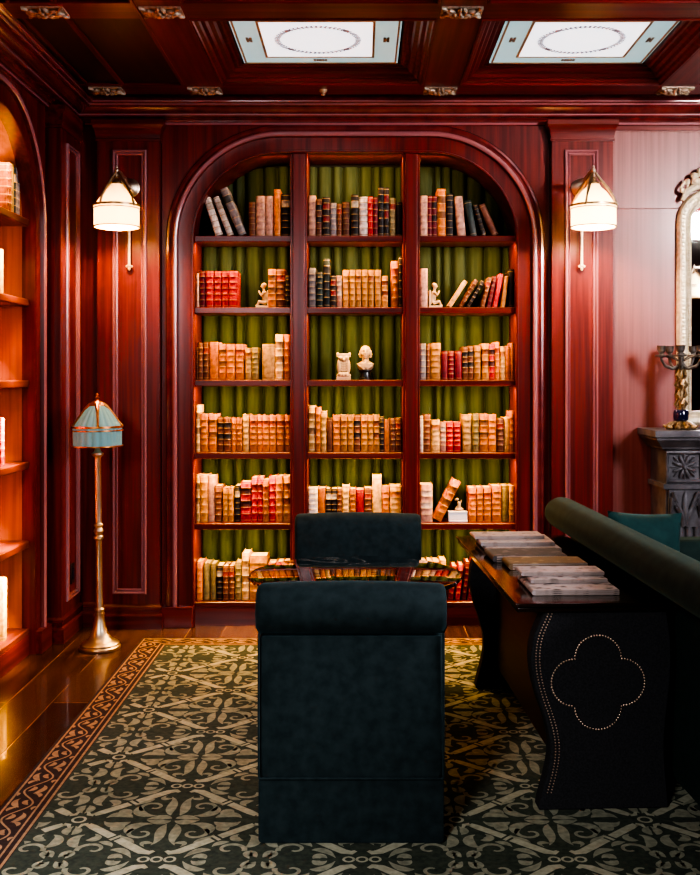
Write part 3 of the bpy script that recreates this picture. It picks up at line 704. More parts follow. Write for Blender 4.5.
copy_thing(rs, (XR-.001, 1.38, 2.44), 'brass wall sconce on right side wall, seen only as reflection in the mirror', None, -PI/2)
# ------------------------------------------------------------------ floor lamp
FLX, FLY = WX(100,5.385), 5.385
t = thing('floor_lamp', 'brass floor lamp with pale teal pleated shade, in front of left pilaster', 'floor lamp', (FLX, FLY, 0))
t.rotation_euler = (0, -.012, 0)
m = MB(); m.lathe([(.100,0),(.104,.006),(.104,.016),(.096,.022),(.098,.030),(.090,.038),(.072,.046),(.056,.060),(.042,.085),(.032,.115),(.026,.150),(.023,.175),(.026,.180),(.026,.186)], n=48); m.build('base', brass, t)
m = MB(); m.lathe([(.022,.186),(.026,.196),(.026,.206),(.019,.214),(.0165,.30),(.0165,.555),(.020,.562),(.025,.568),(.025,.578),(.018,.586),(.022,.596),(.026,.606),(.022,.616),(.017,.624),(.023,.632),(.023,.640),(.0165,.648),(.0165,.98),(.019,.985),(.030,.996),(.030,1.004),(.019,1.012),(.012,1.03),(.012,1.27)], n=28); m.build('pole', brass, t)
n = 160; m = MB(); pr = []
for r, z in [(.121,1.040),(.123,1.046),(.1235,1.120),(.125,1.128),(.120,1.142),(.108,1.160),(.084,1.196),(.060,1.228),(.040,1.245),(.026,1.254)]:
    pr.append([((r*(1-.05*abs(math.cos(10*2*PI*i/n))**4))*math.cos(2*PI*i/n), (r*(1-.05*abs(math.cos(10*2*PI*i/n))**4))*math.sin(2*PI*i/n), z) for i in range(n)])
m.loft(pr, closed_u=True); m.build('lamp_shade', shade_teal, t, angle=70)
m = MB()
for r, z, h in ((.1275,1.140,.005),(.1275,1.122,.003),(.1255,1.042,.003)):
    rr = [(r-.003,z-h),(r+.003,z-h),(r+.003,z+h),(r-.003,z+h)]
    m.loft([[(q*math.cos(2*PI*i/48), q*math.sin(2*PI*i/48), zz) for i in range(48)] for q, zz in rr], closed_u=True, closed_v=True)
m.build('shade_band', copper, t)
for k_ in range(4):
    a = -1.3+k_*PI/2; ca, sa = math.cos(a), math.sin(a); m = MB()
    m.tube([(.030*ca,.030*sa,1.256),(.046*ca,.046*sa,1.244),(.072*ca,.072*sa,1.216),(.108*ca,.108*sa,1.165),(.128*ca,.128*sa,1.140)], [.012,.011,.007,.005,.006], n=6)
    m.build('shade_strap', copper, t)
m = MB(); m.lathe([(.036,1.244),(.036,1.254),(.030,1.266),(.014,1.274),(.007,1.282),(.011,1.290),(.005,1.298),(.008,1.305),(.002,1.314)], n=20); m.build('finial', copper, t)

# ------------------------------------------------------------------ wall socket
m = MB(); m.box(0,.006,-.03,.03,-.055,.055); t = m.build('wall_socket', plastic_dk, bevel=.002, loc=(XL+.0855, 5.70, .33)); tag(t, 'dark wall socket plate low on the left corner pilaster', 'wall socket')
m = MB(); m.box(.0062,.009,-.012,.012,-.03,.03); m.build('switch_insert', enamel, t, bevel=.001)

# ------------------------------------------------------------------ mantel
MX0, MY = 1.602, 5.57
t = thing('fireplace_mantel', 'carved grey marble fireplace mantel at right edge, under the mirror', 'fireplace', (MX0+.75, YW-.01, 0))
ox, oy = MX0+.75, YW-.01
m = MB()
SH = [(.0,1.008),(.012,1.012),(.014,1.022),(.026,1.034),(.044,1.056),(.050,1.062),(.050,1.072),(.062,1.078),(.062,1.112)]
rows = [[(-.75-o, 0, z), (-.75-o, MY-oy-o, z), (.75+o, MY-oy-o, z), (.75+o, 0, z)] for o, z in SH]
m.loft(rows, cap=True); m.build('mantel_shelf', marble_grey, t, angle=25)
for s in (-1, 1):
    x0, x1 = (-.75, -.53) if s < 0 else (.53, .75); yf = MY-oy
    m = MB(); m.box(x0, x1, yf, 0, 0, .10); m.box(x0+.012, x1-.012, yf+.012, 0, .10, 1.008); leg = m.build('jamb', marble_grey, t, bevel=.004)
    cx = (x0+x1)/2
    m = MB(); rect_frame(m, cx-.098, cx+.098, .835, 1.000, [(0,0),(0,.016),(.006,.018),(.012,.014),(.018,.004),(.018,-.004)], lambda u, v, h: (u, yf+.012-h, v))
    m.box(x0-.004, x1+.004, yf-.010, 0, .800, .826); m.build('block_frame', marble_grey, leg, angle=25)
    m = MB()
    for i in range(8):
        a = PI/8+i*PI/4; M = Matrix.Rotation(-a,4,'Y')
        m.ball((cx+.036*math.cos(a), yf+.006, .9175+.036*math.sin(a)), (.032,.012,.010), M=M, u=8, v=6)
        a += PI/8; M = Matrix.Rotation(-a,4,'Y'); m.ball((cx+.058*math.cos(a), yf+.009, .9175+.052*math.sin(a)), (.024,.010,.007), M=M, u=8, v=6)
    m.ball((cx, yf-.002, .9175), .014); m.build('carved_rosette', marble_grey, leg)
    m = MB(); m.box(cx-.085, cx+.085, yf-.006, yf+.013, .60, .795)
    for q in (-1,1):
        for i in range(4):
            a = .35+i*.28
            m.tube([(cx+q*.006,yf-.008,.605+i*.02),(cx+q*(.02+.012*i),yf-.014,.67+.018*i),(cx+q*(.045+.008*i),yf-.018,.72+.012*i),(cx+q*.078,yf-.012,.735-.028*i)], [.009,.013,.011,.004], n=6)
        m.tube([(cx+q*.012,yf-.01,.60),(cx+q*.03,yf-.016,.70),(cx+q*.066,yf-.02,.785)],[.006,.009,.011],n=6)
    m.ball((cx,yf-.012,.70),(.016,.012,.09)); m.build('acanthus_capital', marble_grey, leg)
    for i in range(4):
        xx = cx-.066+i*.044; m = MB(); m.tube([(xx,yf+.008,.115),(xx,yf+.008,.60)], .017, n=10); m.build('flute', marble_grey, leg)
m = MB(); m.box(-.53,.53, yf+.02, 0, .80, 1.008); m.build('lintel', marble_grey, t, bevel=.004)
m = MB(); m.box(-.53,.53, -.05, -.002, 0, .80); m.build('firebox', void_m, t, smooth=False)

# ------------------------------------------------------------------ mirror over the mantel
def mat_mirror():
    m, nt, b = new_mat('silvered_mirror_glass'); b.inputs['Base Color'].default_value = (.85,.85,.86,1); b.inputs['Metallic'].default_value = 1; b.inputs['Roughness'].default_value = .02
    return m
mx0, mx1, mz0, mz1, rr_ = 1.756, 2.99, 1.125, 2.445, .19
def mpath(o, n=14):
    p = [(mx0-o, mz0-o)]
    for i in range(n+1):
        a = PI-(PI/2)*i/n; p.append((mx0+rr_+(rr_+o)*math.cos(a), mz1-rr_+(rr_+o)*math.sin(a)))
    for i in range(n+1):
        a = PI/2-(PI/2)*i/n; p.append((mx1-rr_+(rr_+o)*math.cos(a), mz1-rr_+(rr_+o)*math.sin(a)))
    p.append((mx1+o, mz0-o)); return p
t = thing('wall_mirror', 'tall arched mirror in pale gilt carved frame above the mantel', 'mirror', ((mx0+mx1)/2, YW-.01, 1.12)); cxm, cym, czm = t.location
prof = [(-.082,.004),(-.080,.020),(-.070,.026),(-.058,.022),(-.052,.032),(-.040,.040),(-.020,.040),(-.010,.034),(-.004,.022),(0,.016),(0,0)]
m = MB(); rows = [[(u-cxm, YW-.01-h-cym, v-czm) for u, v in mpath(o)] for o, h in prof]; m.loft(rows, closed_u=True)
fr = m.build('frame', gilt, t, angle=30)
m = MB(); pth = mpath(-.030); 
def along_path(pts, step):
    out = []; acc = 0
    for (a, b), (c_, d_) in zip(pts[:-1], pts[1:]):
        L_ = math.hypot(c_-a, d_-b); q = step-acc
        while q <= L_: out.append((a+(c_-a)*q/L_, b+(d_-b)*q/L_)); q += step
        acc = (acc+L_) % step
    return out
for u, v in along_path(pth, .022): m.ball((u-cxm, -.042, v-czm), (.011,.006,.009), u=6, v=5)
for u, v in along_path(mpath(-.066), .014): m.ball((u-cxm, -.027, v-czm), (.006,.004,.006), u=6, v=4)
m.build('beading', gilt, fr)
m = MB(); m.poly([(u-cxm, -.006, v-czm) for u, v in mpath(-.07)]); m.build('glass', mat_mirror(), t, smooth=False, recalc=False)
m = MB()
for q in (-1,1):
    bx = q*(mx1-mx0)/2
    def Pm(dx, dz, y=-.04): return (bx-q*dx, y, mz1-czm+dz)
    m.tube([Pm(.02,-.07),Pm(.05,-.02),Pm(.10,.01),Pm(.16,.015),Pm(.20,.05)], [.012,.02,.022,.018,.010], n=8)
    m.tube([Pm(.03,-.03),Pm(.015,.0),Pm(.03,.03),Pm(.055,.02),Pm(.05,.0)], [.008,.010,.011,.010,.006], n=8)
    m.tube([Pm(.08,.02),Pm(.09,.06),Pm(.13,.085),Pm(.16,.06),Pm(.14,.04)], [.012,.014,.014,.012,.007], n=8)
    for dx, dz, s in ((.05,.035,.016),(.085,.065,.02),(.12,.09,.02),(.02,-.015,.014),(.10,.035,.022),(.15,.10,.016)): m.ball(Pm(dx,dz,-.045), s)
    m.tube([Pm(.2,.05),Pm(.35,.05),Pm(.5,.10),Pm(.62,.16)], [.012,.02,.022,.03], n=8)
m.build('crest_carving', gilt, fr)

# ------------------------------------------------------------------ candelabrum
t = thing('candelabrum', 'gilt bronze candelabrum with dark arms on the marble mantel', 'candelabrum', (WX(681,5.66), 5.66, 1.1125)); t.scale = (1,1,1.12)
m = MB(); 
for i in range(9):
    a = 2*PI*i/9; ca, sa = math.cos(a), math.sin(a)
    m.tube([(.02*ca,.02*sa,.030),(.050*ca,.050*sa,.028),(.082*ca,.082*sa,.012),(.094*ca,.094*sa,.020)], [.010,.012,.010,.005], n=6)
    m.ball((.07*ca,.07*sa,.010),(.016,.016,.010))
m.lathe([(.05,0),(.052,.012),(.03,.03),(.02,.04)], n=20); m.build('base', gilt_dk, t)
m = MB(); m.lathe([(.022,.038),(.038,.044),(.041,.056),(.041,.080),(.036,.092),(.024,.096)], n=28); m.build('collar', enamel, t)
m = MB(); m.tube([(0,0,.094),(0,0,.30)], [.018,.011], n=10)
for j in range(4):
    for i in range(4):
        a = 2*PI*i/4+j*.7; ca, sa = math.cos(a), math.sin(a); z = .10+j*.046
        m.tube([(.012*ca,.012*sa,z),(.030*ca,.030*sa,z+.022),(.020*math.cos(a+.7),.020*math.sin(a+.7),z+.050),(.030*math.cos(a+.9),.030*math.sin(a+.9),z+.060)], [.008,.010,.007,.004], n=6)
m.build('foliage_stem', gilt_dk, t)
m = MB(); m.lathe([(.012,.29),(.020,.30),(.024,.312),(.014,.325),(.016,.36),(.022,.366),(.010,.372),(.014,.385),(.006,.40)], n=18); m.build('stem_top', bronze, t)
for i in range(5):
    a = 2*PI*i/5+PI; ca, sa = math.cos(a), math.sin(a); R_ = .105
    m = MB(); m.tube([(.012*ca,.012*sa,.305),(.045*ca,.045*sa,.292),(.085*ca,.085*sa,.305),(R_*ca,R_*sa,.335),(R_*ca,R_*sa,.352)], [.009,.008,.008,.007,.007], n=8)
    m.tube([(.016*ca,.016*sa,.33),(.06*ca,.06*sa,.350),(R_*ca,R_*sa,.352)], .004, n=6); arm = m.build('arm', bronze, t)
    m = MB(); m.lathe([(.010,.346),(.034,.352),(.035,.358),(.012,.360),(.013,.368),(.022,.376),(.024,.398),(.027,.402),(.016,.402),(.014,.385)], c=(R_*ca,R_*sa,0), n=18); m.build('candle_cup', bronze, arm)

# ------------------------------------------------------------------ chairs
def slab_profile(m, prof, w, round_=.0):
    """extrude a (y, z) outline across x with slightly pulled-in cheeks"""
    e = round_
    cy = sum(p[0] for p in prof)/len(prof); cz = sum(p[1] for p in prof)/len(prof)
    sc = lambda k: [(cy+(y-cy)*k, cz+(z-cz)*k) for y, z in prof]
    def inset(d):
        out = []
        n_ = len(prof)
        for i, (y, z) in enumerate(prof):
            a, b = prof[i-1], prof[(i+1) % n_]
            ty, tz = b[0]-a[0], b[1]-a[1]; L_ = math.hypot(ty,tz) or 1
            ny, nz_ = -tz/L_, ty/L_
            if (cy-y)*ny+(cz-z)*nz_ < 0: ny, nz_ = -ny, -nz_
            out.append((y+ny*d, z+nz_*d))
        return out
    rows = []
    for x, d in ((-w/2, e), (-w/2+e*.3, e*.3), (-w/2+e, 0), (-w/4,0),(0,0),(w/4,0), (w/2-e, 0), (w/2-e*.3, e*.3), (w/2, e)):
        rows.append([(x, y, z) for y, z in inset(d)])
    m.loft(rows, closed_u=True, cap=True)
def make_chair(label, loc, rz):
    """back faces -y locally, seat to +y"""
    t = thing('lounge_chair', label, 'chair', loc, rz, 'skirted velvet chairs at the marble table')
    W = .555
    m = MB(); slab_profile(m, [(.0,.002),(.0,.193),(.497,.193),(.497,.002)], W-.004, .010); m.build('skirt', velvet_blk, t, angle=50)
    m = MB(); slab_profile(m, [(.004,.197),(-.002,.30),(-.004,.45),(.0,.62),(.088,.62),(.095,.45),(.13,.45),(.13,.197)], W-.006, .014); m.build('backrest', velvet_blk, t, angle=60)
    m = MB(); pr = []
    for i in range(25):
        a = -PI*.5+2*PI*i/24*.5  # front to back half
        pr.append((a,))
    cyr, czr = .045, .700
    pts = [(.126,.50),(.10,.50),(.09,.628),(.0,.628)]
    for i in range(17):
        a = PI*1.35-(PI*1.25)*i/16
        pts.append((cyr+.078*math.cos(a)*1.0, czr+.083*math.sin(a)))
    pts.append((.120,.68))
    slab_profile(m, pts, W+.012, .018)
    # gentle crown along the roll
    for v in m.bm.verts:
        k_ = 1-(v.co.x/(W/2))**2
        if v.co.z > .66: v.co.z += (.008*k_-.014)*((v.co.z-.66)/.12)
    m.build('back_roll', velvet_blk, t, angle=60)
    m = MB(); slab_profile(m, [(.132,.197),(.132,.40),(.16,.43),(.46,.435),(.495,.41),(.50,.36),(.50,.197)], W-.004, .02); m.build('seat', velvet_blk, t, angle=60)
    for x in (-1,1):
        m = MB(); m.tube([(x*(W/2-.004),-.001,.196),(x*(W/2-.004),-.006,.32),(x*(W/2-.004),-.008,.45),(x*(W/2-.004),-.004,.63)], .004, n=6); m.build('piping', velvet_blk, t)
    m = MB(); m.tube([(-W/2+.004,-.003,.195),(W/2-.004,-.003,.195)], .004, n=6); m.build('piping', velvet_blk, t)
    return t
ch = make_chair('blackish green velvet skirted chair seen from behind, nearest the camera', (WX(351.2,3.11), 3.115, .013), 0); ch.scale = (1,1,.992)
copy_thing(ch, (WX(358,4.72), 4.80, .013), 'blackish green velvet chair facing camera beyond the marble table', None, PI)

# ------------------------------------------------------------------ marble table
t = thing('pedestal_table', 'round black marble table with white veins between the two chairs', 'table', (WX(355.5,3.80), 3.80, .056))
m = MB(); m.lathe([(.0,.598),(.33,.598),(.360,.604),(.376,.612),(.385,.622),(.382,.628),(.372,.630),(.0,.630)], n=96); o = m.build('tabletop', marble_blk, t, angle=30)
m = MB(); m.lathe([(.145,-.0425),(.15,.012),(.14,.022),(.11,.035),(.055,.07),(.042,.16),(.050,.30),(.040,.42),(.052,.52),(.12,.575),(.20,.597)], n=40); m.build('pedestal', console_wood, t)

# ------------------------------------------------------------------ sofa (back toward camera left)
SA = .044
t = thing('sofa', 'dark green velvet sofa seen from behind, at right behind the console', 'sofa', (1.038, 3.33, .013), SA)
Y0s, Y1s = -.75, 1.56
def prism_y(m, prof, y0, y1, e=.02):
    cx_ = sum(p[0] for p in prof)/len(prof); cz_ = sum(p[1] for p in prof)/len(prof); rows = []
    for y, k_ in ((y0,.93),(y0+e*.3,.98),(y0+e,1),((y0+y1)/2,1),(y1-e,1),(y1-e*.3,.98),(y1,.93)):
        rows.append([(cx_+(x-cx_)*k_, y, cz_+(z-cz_)*k_) for x, z in prof])
    m.loft(rows, closed_u=True, cap=True)
m = MB(); prism_y(m, [(.0,.06),(-.004,.3),(.0,.72),(.04,.74),(.075,.70),(.085,.45),(.085,.06)], Y0s+.01, Y1s-.01); m.build('backrest', velvet_grn, t, angle=50)
pr = [(-.044+.074*math.cos(2*PI*i/28)*1.08, .754+.072*math.sin(2*PI*i/28)) for i in range(28)]
m = MB(); prism_y(m, pr, Y0s, Y1s, .03)
m.build('back_roll', velvet_grn, t, angle=60)
m = MB(); prism_y(m, [(.086,.06),(.086,.30),(.86,.30),(.86,.06)], Y0s+.02, Y1s-.02); m.build('seat_base', velvet_grn, t, angle=50, bevel=.01)
for k_ in range(2):
    y0 = Y0s+.17+k_*.985; m = MB(); prism_y(m, [(.09,.302),(.09,.43),(.13,.45),(.80,.45),(.86,.42),(.87,.36),(.86,.302)], y0, y0+.975, .03); m.build('seat_cushion', velvet_grn, t, angle=60)
for y0 in (Y0s+.02, Y1s-.17):
    m = MB(); prism_y(m, [(.09,.302),(.09,.60),(.11,.64),(.78,.645),(.85,.62),(.872,.56),(.872,.302)], y0, y0+.15, .04); m.build('arm', velvet_grn, t, angle=60)
for x in (.06,.80):
    for y in (Y0s+.1, Y1s-.1):
        m = MB(); m.lathe([(.025,0),(.03,.062)], c=(x,y,0), n=14); m.build('leg', console_wood, t)
# pillow
def pillow(name, label, loc, rot, w, h, th):
    m = MB(); n = 18; 
    def S(u, v, s):
        k_ = (1-abs(u)**2.6)*(1-abs(v)**2.6); pin = 1-.05*(1-abs(u)**2)*0
        x = u*w/2*(1-.07*(1-v*v)); z = v*h/2*(1-.07*(1-u*u))
        return (x, s*th/2*max(k_,0)**.55, z+h/2)
    for s in (-1,1):
        m.loft([[S(-1+2*i/n, -1+2*j/n, s) for i in range(n+1)] for j in range(n+1)])
    bmesh.ops.remove_doubles(m.bm, verts=m.bm.verts, dist=.0008)
    o = m.build(name, velvet_teal, angle=80, loc=loc); o.rotation_euler = rot
    return tag(o, label, 'cushion')
pillow('sofa_cushion', 'teal green velvet cushion standing on the sofa beyond its rolled back', (1.242, 4.60, .468), (math.radians(-8), math.radians(2), .05), .335, .335, .12)

# ------------------------------------------------------------------ console table
t = thing('console_table', 'dark console with quatrefoil nailhead end panel, standing behind the sofa', 'console table', (.488, 3.33, .013), SA)
CW, CL, CH = .50, 1.42, .664
m = MB(); m.box(0, CW, 0, CL, CH-.012, CH); m.build('top', console_wood, t, bevel=.003)
m = MB(); m.box(.006, CW-.004, .006, CL-.006, CH-.030, CH-.013); m.build('top_edge', console_wood, t, bevel=.004)
def side(zz):
    # serpentine left edge of the end panels
    pts = [(0,.075),(.06,.090),(.14,.112),(.21,.118),(.29,.100),(.37,.070),(.45,.052),(.52,.052),(.58,.068),(.635,.100)]
    for (a, p), (b, q) in zip(pts[:-1], pts[1:]):
        if a <= zz <= b:
            k_ = (zz-a)/(b-a); k_ = k_*k_*(3-2*k_) if False else k_
            return p+(q-p)*k_
    return pts[-1][1]
zz = [i*.6335/40 for i in range(41)]
sm_ = [sum(side(min(max(z+d_,0),.634)) for d_ in (-.03,-.015,0,.015,.03))/5 for z in zz]
def end_panel(y0, y1, trim):
    m = MB()
    L_ = list(zip(sm_, zz)); Rr = [(CW+.025-x*.35, z) for x, z in reversed(L_)]
    out = L_+Rr
    m.loft([[(x, y, z) for x, z in out] for y in (y0, y1)], closed_u=True, cap=True)
    return m.build('end_panel', fabric_charcoal, t, angle=35, bevel=.004)
p1 = end_panel(.02, .085, True); p2 = end_panel(CL-.085, CL-.02, False)
def beads(pts, step, r, y, parent):
    m = MB()
    for u, v in along_path(pts, step): m.ball((u, y, v), (r, r*.7, r), u=6, v=5)
    return m.build('nailhead_trim', nail_m, parent)
qc = (WX(601.2,3.35)-.488-.006, WZ(683.5,3.35)-.013); rho = .0755; qp = []
for k_ in range(4):
    a0 = PI-k_*PI/2+PI/2*0
    dirx, dirz = [(-1,0),(0,1),(1,0),(0,-1)][k_]
    base = math.atan2(dirz, dirx)
    for i in range(17):
        a = base+PI/2-PI*i/16
        qp.append((qc[0]+dirx*rho+rho*math.cos(a), qc[1]+dirz*rho+rho*math.sin(a)))
qp.append(qp[0])
beads(qp, .0095, .0034, .0185, p1)
beads([(x+.016, z) for x, z in zip(sm_, zz)][3:], .0095, .0026, .0185, p1)
beads([(x+.028, z) for x, z in zip(sm_, zz)][3:], .0095, .0026, .0185, p1)
m = MB(); m.box(.165,.46,.09,CL-.09,.10,CH-.032); m.build('middle_panel', console_side, t, bevel=.004)

# magazines and newspapers on the console
def mat_print(name, base, ink, sc, lo=.52):
    m, nt, b = new_mat(name); noise_col(nt, b, base, ink, sc, stretch=(3.0,4,1), lo=lo, hi=lo+.14, detail=2); b.inputs['Roughness'].default_value = .7; return m
news1 = mat_print('newsprint_pink_grey', (.36,.27,.25), (.15,.10,.09), 9)
news2 = mat_print('newsprint_dark_headline', (.36,.28,.26), (.035,.02,.02), 7, .5)
mag_w = mat_print('pale_magazine_paper', (.32,.27,.27), (.18,.13,.13), 10)
mag_b = mat_print('olive_brown_magazine_cover', (.15,.085,.035), (.32,.22,.12), 6, .55)
mag_d = mat_print('charcoal_magazine_cover', (.05,.04,.04), (.12,.10,.10), 8)
mag_edge = simple('page_edges', (.26,.20,.17), .8)
ct = math.cos(SA); st_ = math.sin(SA)
def paper(name, lx, ly, z, w, d, th, rz, mat, label, cat, group, folds=3):
    """w across x, d along y; layered leaves with a rounded fold on the left"""
    X = .488+lx*ct-ly*st_; Y = 3.33+lx*st_+ly*ct
    m = MB(); rows = []
    n_ = 8
    prof = [(w, 0), (0,0)]+[(-th*.5*math.sin(PI*i/n_), th/2-th/2*math.cos(PI*i/n_)) for i in range(1,n_)]+[(0,th),(w,th)]
    rows = [[(x, y, zq) for x, zq in prof] for y in (0, d*.25, d*.5, d*.75, d)]
    m.loft(rows, closed_u=True, cap=True)
    o = m.build(name, mat, angle=40, loc=(X, Y, z)); o.rotation_euler = (0,0,SA+rz)
    m = MB()
    for i in range(folds): 
        zq = th*(i+.5)/folds; m.box(.004, w+.0012, -.0012, d+.0012, zq-th*.10, zq+th*.10)
    m.build('page_edges', mag_edge, o, smooth=False)
    return tag(o, label, cat, group)
ZT = .013+CH+.0008
G = 'papers laid along the console top'
paper('newspaper', .085, .12, ZT, .280, .27, .018, -.015, news2, 'pale folded newspaper with dark headline, nearest paper on the console', 'newspaper', G)
paper('newspaper', .100, .225, ZT+.0188, .258, .165, .013, .02, news2, 'folded newspaper in middle of the near pile on the console', 'newspaper', G)
paper('newspaper', .080, .285, ZT+.0326, .282, .115, .013, .0, news1, 'plain pinkish folded newspaper on top of the near pile', 'newspaper', G)
paper('magazine', .095, .575, ZT, .285, .145, .024, .01, mag_b, 'olive brown magazine with pale pattern, between near and far piles on console', 'magazine', G)
paper('magazine', .062, .730, ZT, .280, .18, .026, .03, mag_d, 'dark charcoal magazine behind the olive brown one on the console', 'magazine', G)
paper('newspaper', .070, .950, ZT, .300, .30, .018, 0, mag_w, 'pale grey folded paper, lowest of the far pile on the console', 'newspaper', G)
paper('newspaper', .055, 1.01, ZT+.0188, .300, .22, .015, -.02, mag_w, 'pale grey folded paper, second of the far pile on the console', 'newspaper', G)
paper('newspaper', .040, 1.09, ZT+.0346, .290, .13, .013, .02, news1, 'pinkish folded paper, topmost of the far pile on the console', 'newspaper', G)

# ------------------------------------------------------------------ rug
RX0, RX1, RY0, RY1, BW = -1.165, 3.0, 1.2, 5.568, .150
m = MB()
m.box(RX0, RX1, RY0, RY1, .001, .011, mi=2)
zg = .0115
def flat(pts, mi, z=zg): 
    m.bm.faces.new([m.bm.verts.new((x,y,z)) for x, y in pts]).material_index = mi
flat([(RX0+BW,RY0+BW),(RX1-BW,RY0+BW),(RX1-BW,RY1-BW),(RX0+BW,RY1-BW)], 0)
def rectline(o, w):
    a0, a1, b0, b1 = RX0+o, RX1-o, RY0+o, RY1-o
    for q in ([(a0,b0),(a1,b0),(a1,b0+w),(a0,b0+w)],[(a0,b1-w),(a1,b1-w),(a1,b1),(a0,b1)],[(a0,b0+w),(a0+w,b0+w),(a0+w,b1-w),(a0,b1-w)],[(a1-w,b0+w),(a1,b0+w),(a1,b1-w),(a1-w,b1-w)]): flat(q, 3, .0118)
rectline(.012,.008); rectline(BW-.034,.007); rectline(BW-.012,.009)
FX0, FX1, FY0, FY1 = RX0+BW+.004, RX1-BW-.004, RY0+BW, RY1-BW-.004
ZR = [.0120]
def ribbon(pts, ws, mi, clip=True, z=.0124):
    ps = [Vector(p) for p in pts]; n_ = len(ps); L_, R_ = [], []
    for i, p in enumerate(ps):
        t_ = ps[min(i+1,n_-1)]-ps[max(i-1,0)]
        if t_.length < 1e-9: t_ = Vector((1,0))
        t_.normalize(); nn = Vector((-t_.y, t_.x)); w_ = ws[i] if isinstance(ws,(list,tuple)) else ws
        L_.append(p+nn*w_/2); R_.append(p-nn*w_/2)
    for i in range(n_-1):
        q = (L_[i], L_[i+1], R_[i+1], R_[i])
        if clip and any(not (FX0 < v.x < FX1 and FY0 < v.y < FY1) for v in q): continue
        if clip and min(v.y for v in q) < 1.36: continue
        try: m.bm.faces.new([m.bm.verts.new((v.x, v.y, z)) for v in q]).material_index = mi
        except ValueError: pass
def bez(p0, p1, p2, p3, n_=10):
    return [tuple((1-t)**3*a+3*(1-t)**2*t*b+3*(1-t)*t*t*c_+t**3*d_ for a, b, c_, d_ in zip(p0,p1,p2,p3)) for t in [i/n_ for i in range(n_+1)]]
def spiral(c, r0, r1, a0, a1, n_=16): return [(c[0]+(r0+(r1-r0)*i/n_)*math.cos(a0+(a1-a0)*i/n_), c[1]+(r0+(r1-r0)*i/n_)*math.sin(a0+(a1-a0)*i/n_)) for i in range(n_+1)]
def leaf(w, n_): return [w*1.3*max(.08, math.sin(PI*(i/n_)**.8)) for i in range(n_+1)]
def taper(w0, w1, n_): return [w0+(w1-w0)*i/n_ for i in range(n_+1)]
PA, PB = .295, .270
X0r, Y0r = -.885, 3.284
def motif(cx, cy, kind):
    U, V = PA, PB
    for sx in (-1,1):
        for sy in (-1,1):
            Q = lambda pts: [(cx+sx*u*U, cy+sy*v*V) for u, v in pts]
            if kind == 0:
                ribbon(Q(spiral((.27,.36), .03, .15, 5.2, -.8)), taper(.008,.016,16), 4)
                ribbon(Q(bez((.42,.38),(.46,.2),(.32,.08),(.20,.12))), leaf(.030,10), 4)
                ribbon(Q(bez((.05,.12),(.12,.3),(.02,.5),(.12,.66))), leaf(.026,10), 4)
                ribbon(Q(bez((.10,.62),(.2,.56),(.25,.62),(.18,.7))), leaf(.016,10), 4)
                ribbon(Q(bez((.44,.06),(.55,.18),(.66,.16),(.72,.05))), leaf(.030,10), 4)
                ribbon(Q(bez((.48,.16),(.52,.28),(.60,.27),(.62,.20))), leaf(.022,10), 4)
                ribbon(Q(bez((.02,.03),(.10,.10),(.20,.06),(.28,.01))), leaf(.026,10), 4)
                ribbon(Q(bez((.30,.60),(.36,.52),(.44,.50),(.48,.40))), leaf(.018,10), 4)
            else:
                ribbon(Q(spiral((.32,.24), .03, .16, -2.0, 3.4)), taper(.008,.017,16), 4)
                ribbon(Q(bez((.17,.28),(.04,.36),(.06,.56),(.16,.60))), leaf(.028,10), 4)
                ribbon(Q(bez((.20,.46),(.30,.46),(.34,.56),(.26,.62))), leaf(.024,10), 4)
                ribbon(Q(bez((.02,.60),(.08,.68),(.06,.76),(.01,.82))), leaf(.022,10), 4)
                ribbon(Q(bez((.50,.22),(.60,.26),(.68,.18),(.74,.04))), leaf(.022,10), 4)
                ribbon(Q(bez((.03,.05),(.10,.22),(.16,.12),(.10,.02))), leaf(.030,10), 4)
                ribbon(Q(bez((.52,.02),(.56,.10),(.62,.10),(.66,.03))), leaf(.024,10), 4)
                ribbon(Q(bez((.34,.42),(.42,.42),(.48,.36),(.50,.30))), leaf(.018,10), 4)
for i in range(-1, 7):
    for j in range(-5, 6):
        ax, ay = X0r+i*2*PA, Y0r+j*2*PB
        if ay < .9 or ay > 5.9 or ax > 2.4: continue
        bx, by = ax+PA, ay-PB
        motif(bx, ay, 0); motif(ax, by, 1)
        # four edge bars from the A node, each in two pieces with hooked ends
        for sx in (-1,1):
            for sy in (-1,1):
                P_ = lambda t: (ax+sx*PA*t, ay+sy*PB*t)
                off = lambda t, o: (ax+sx*(PA*t)+sx*o*.6, ay+sy*(PB*t)-sy*o*.6)
                ribbon([P_(.13),P_(.2),P_(.3),P_(.45)], [.022,.030,.030,.030], 1, z=.0127)
                ribbon([P_(.47),P_(.50)], .038, 1, z=.0127)
                ribbon([P_(.52),P_(.7),P_(.82),(ax+sx*PA*.90, ay+sy*PB*.845),(ax+sx*PA*.94, ay+sy*PB*.80)], [.030,.032,.030,.024,.012], 1, z=.0127)
                ribbon([P_(.13),(ax+sx*PA*.07, ay+sy*PB*.14),(ax+sx*PA*.05, ay+sy*PB*.22)], [.022,.016,.008], 1, z=.0127)
        # scroll ring at A, chain of links at B
        ribbon(spiral((ax,ay), .020,.020,0,2*PI,14), .009, 1, z=.0126)
        for q in (-1,0,1): ribbon(spiral((bx+q*.038,by), .015,.015,0,2*PI,12), .008, 1, z=.0126)
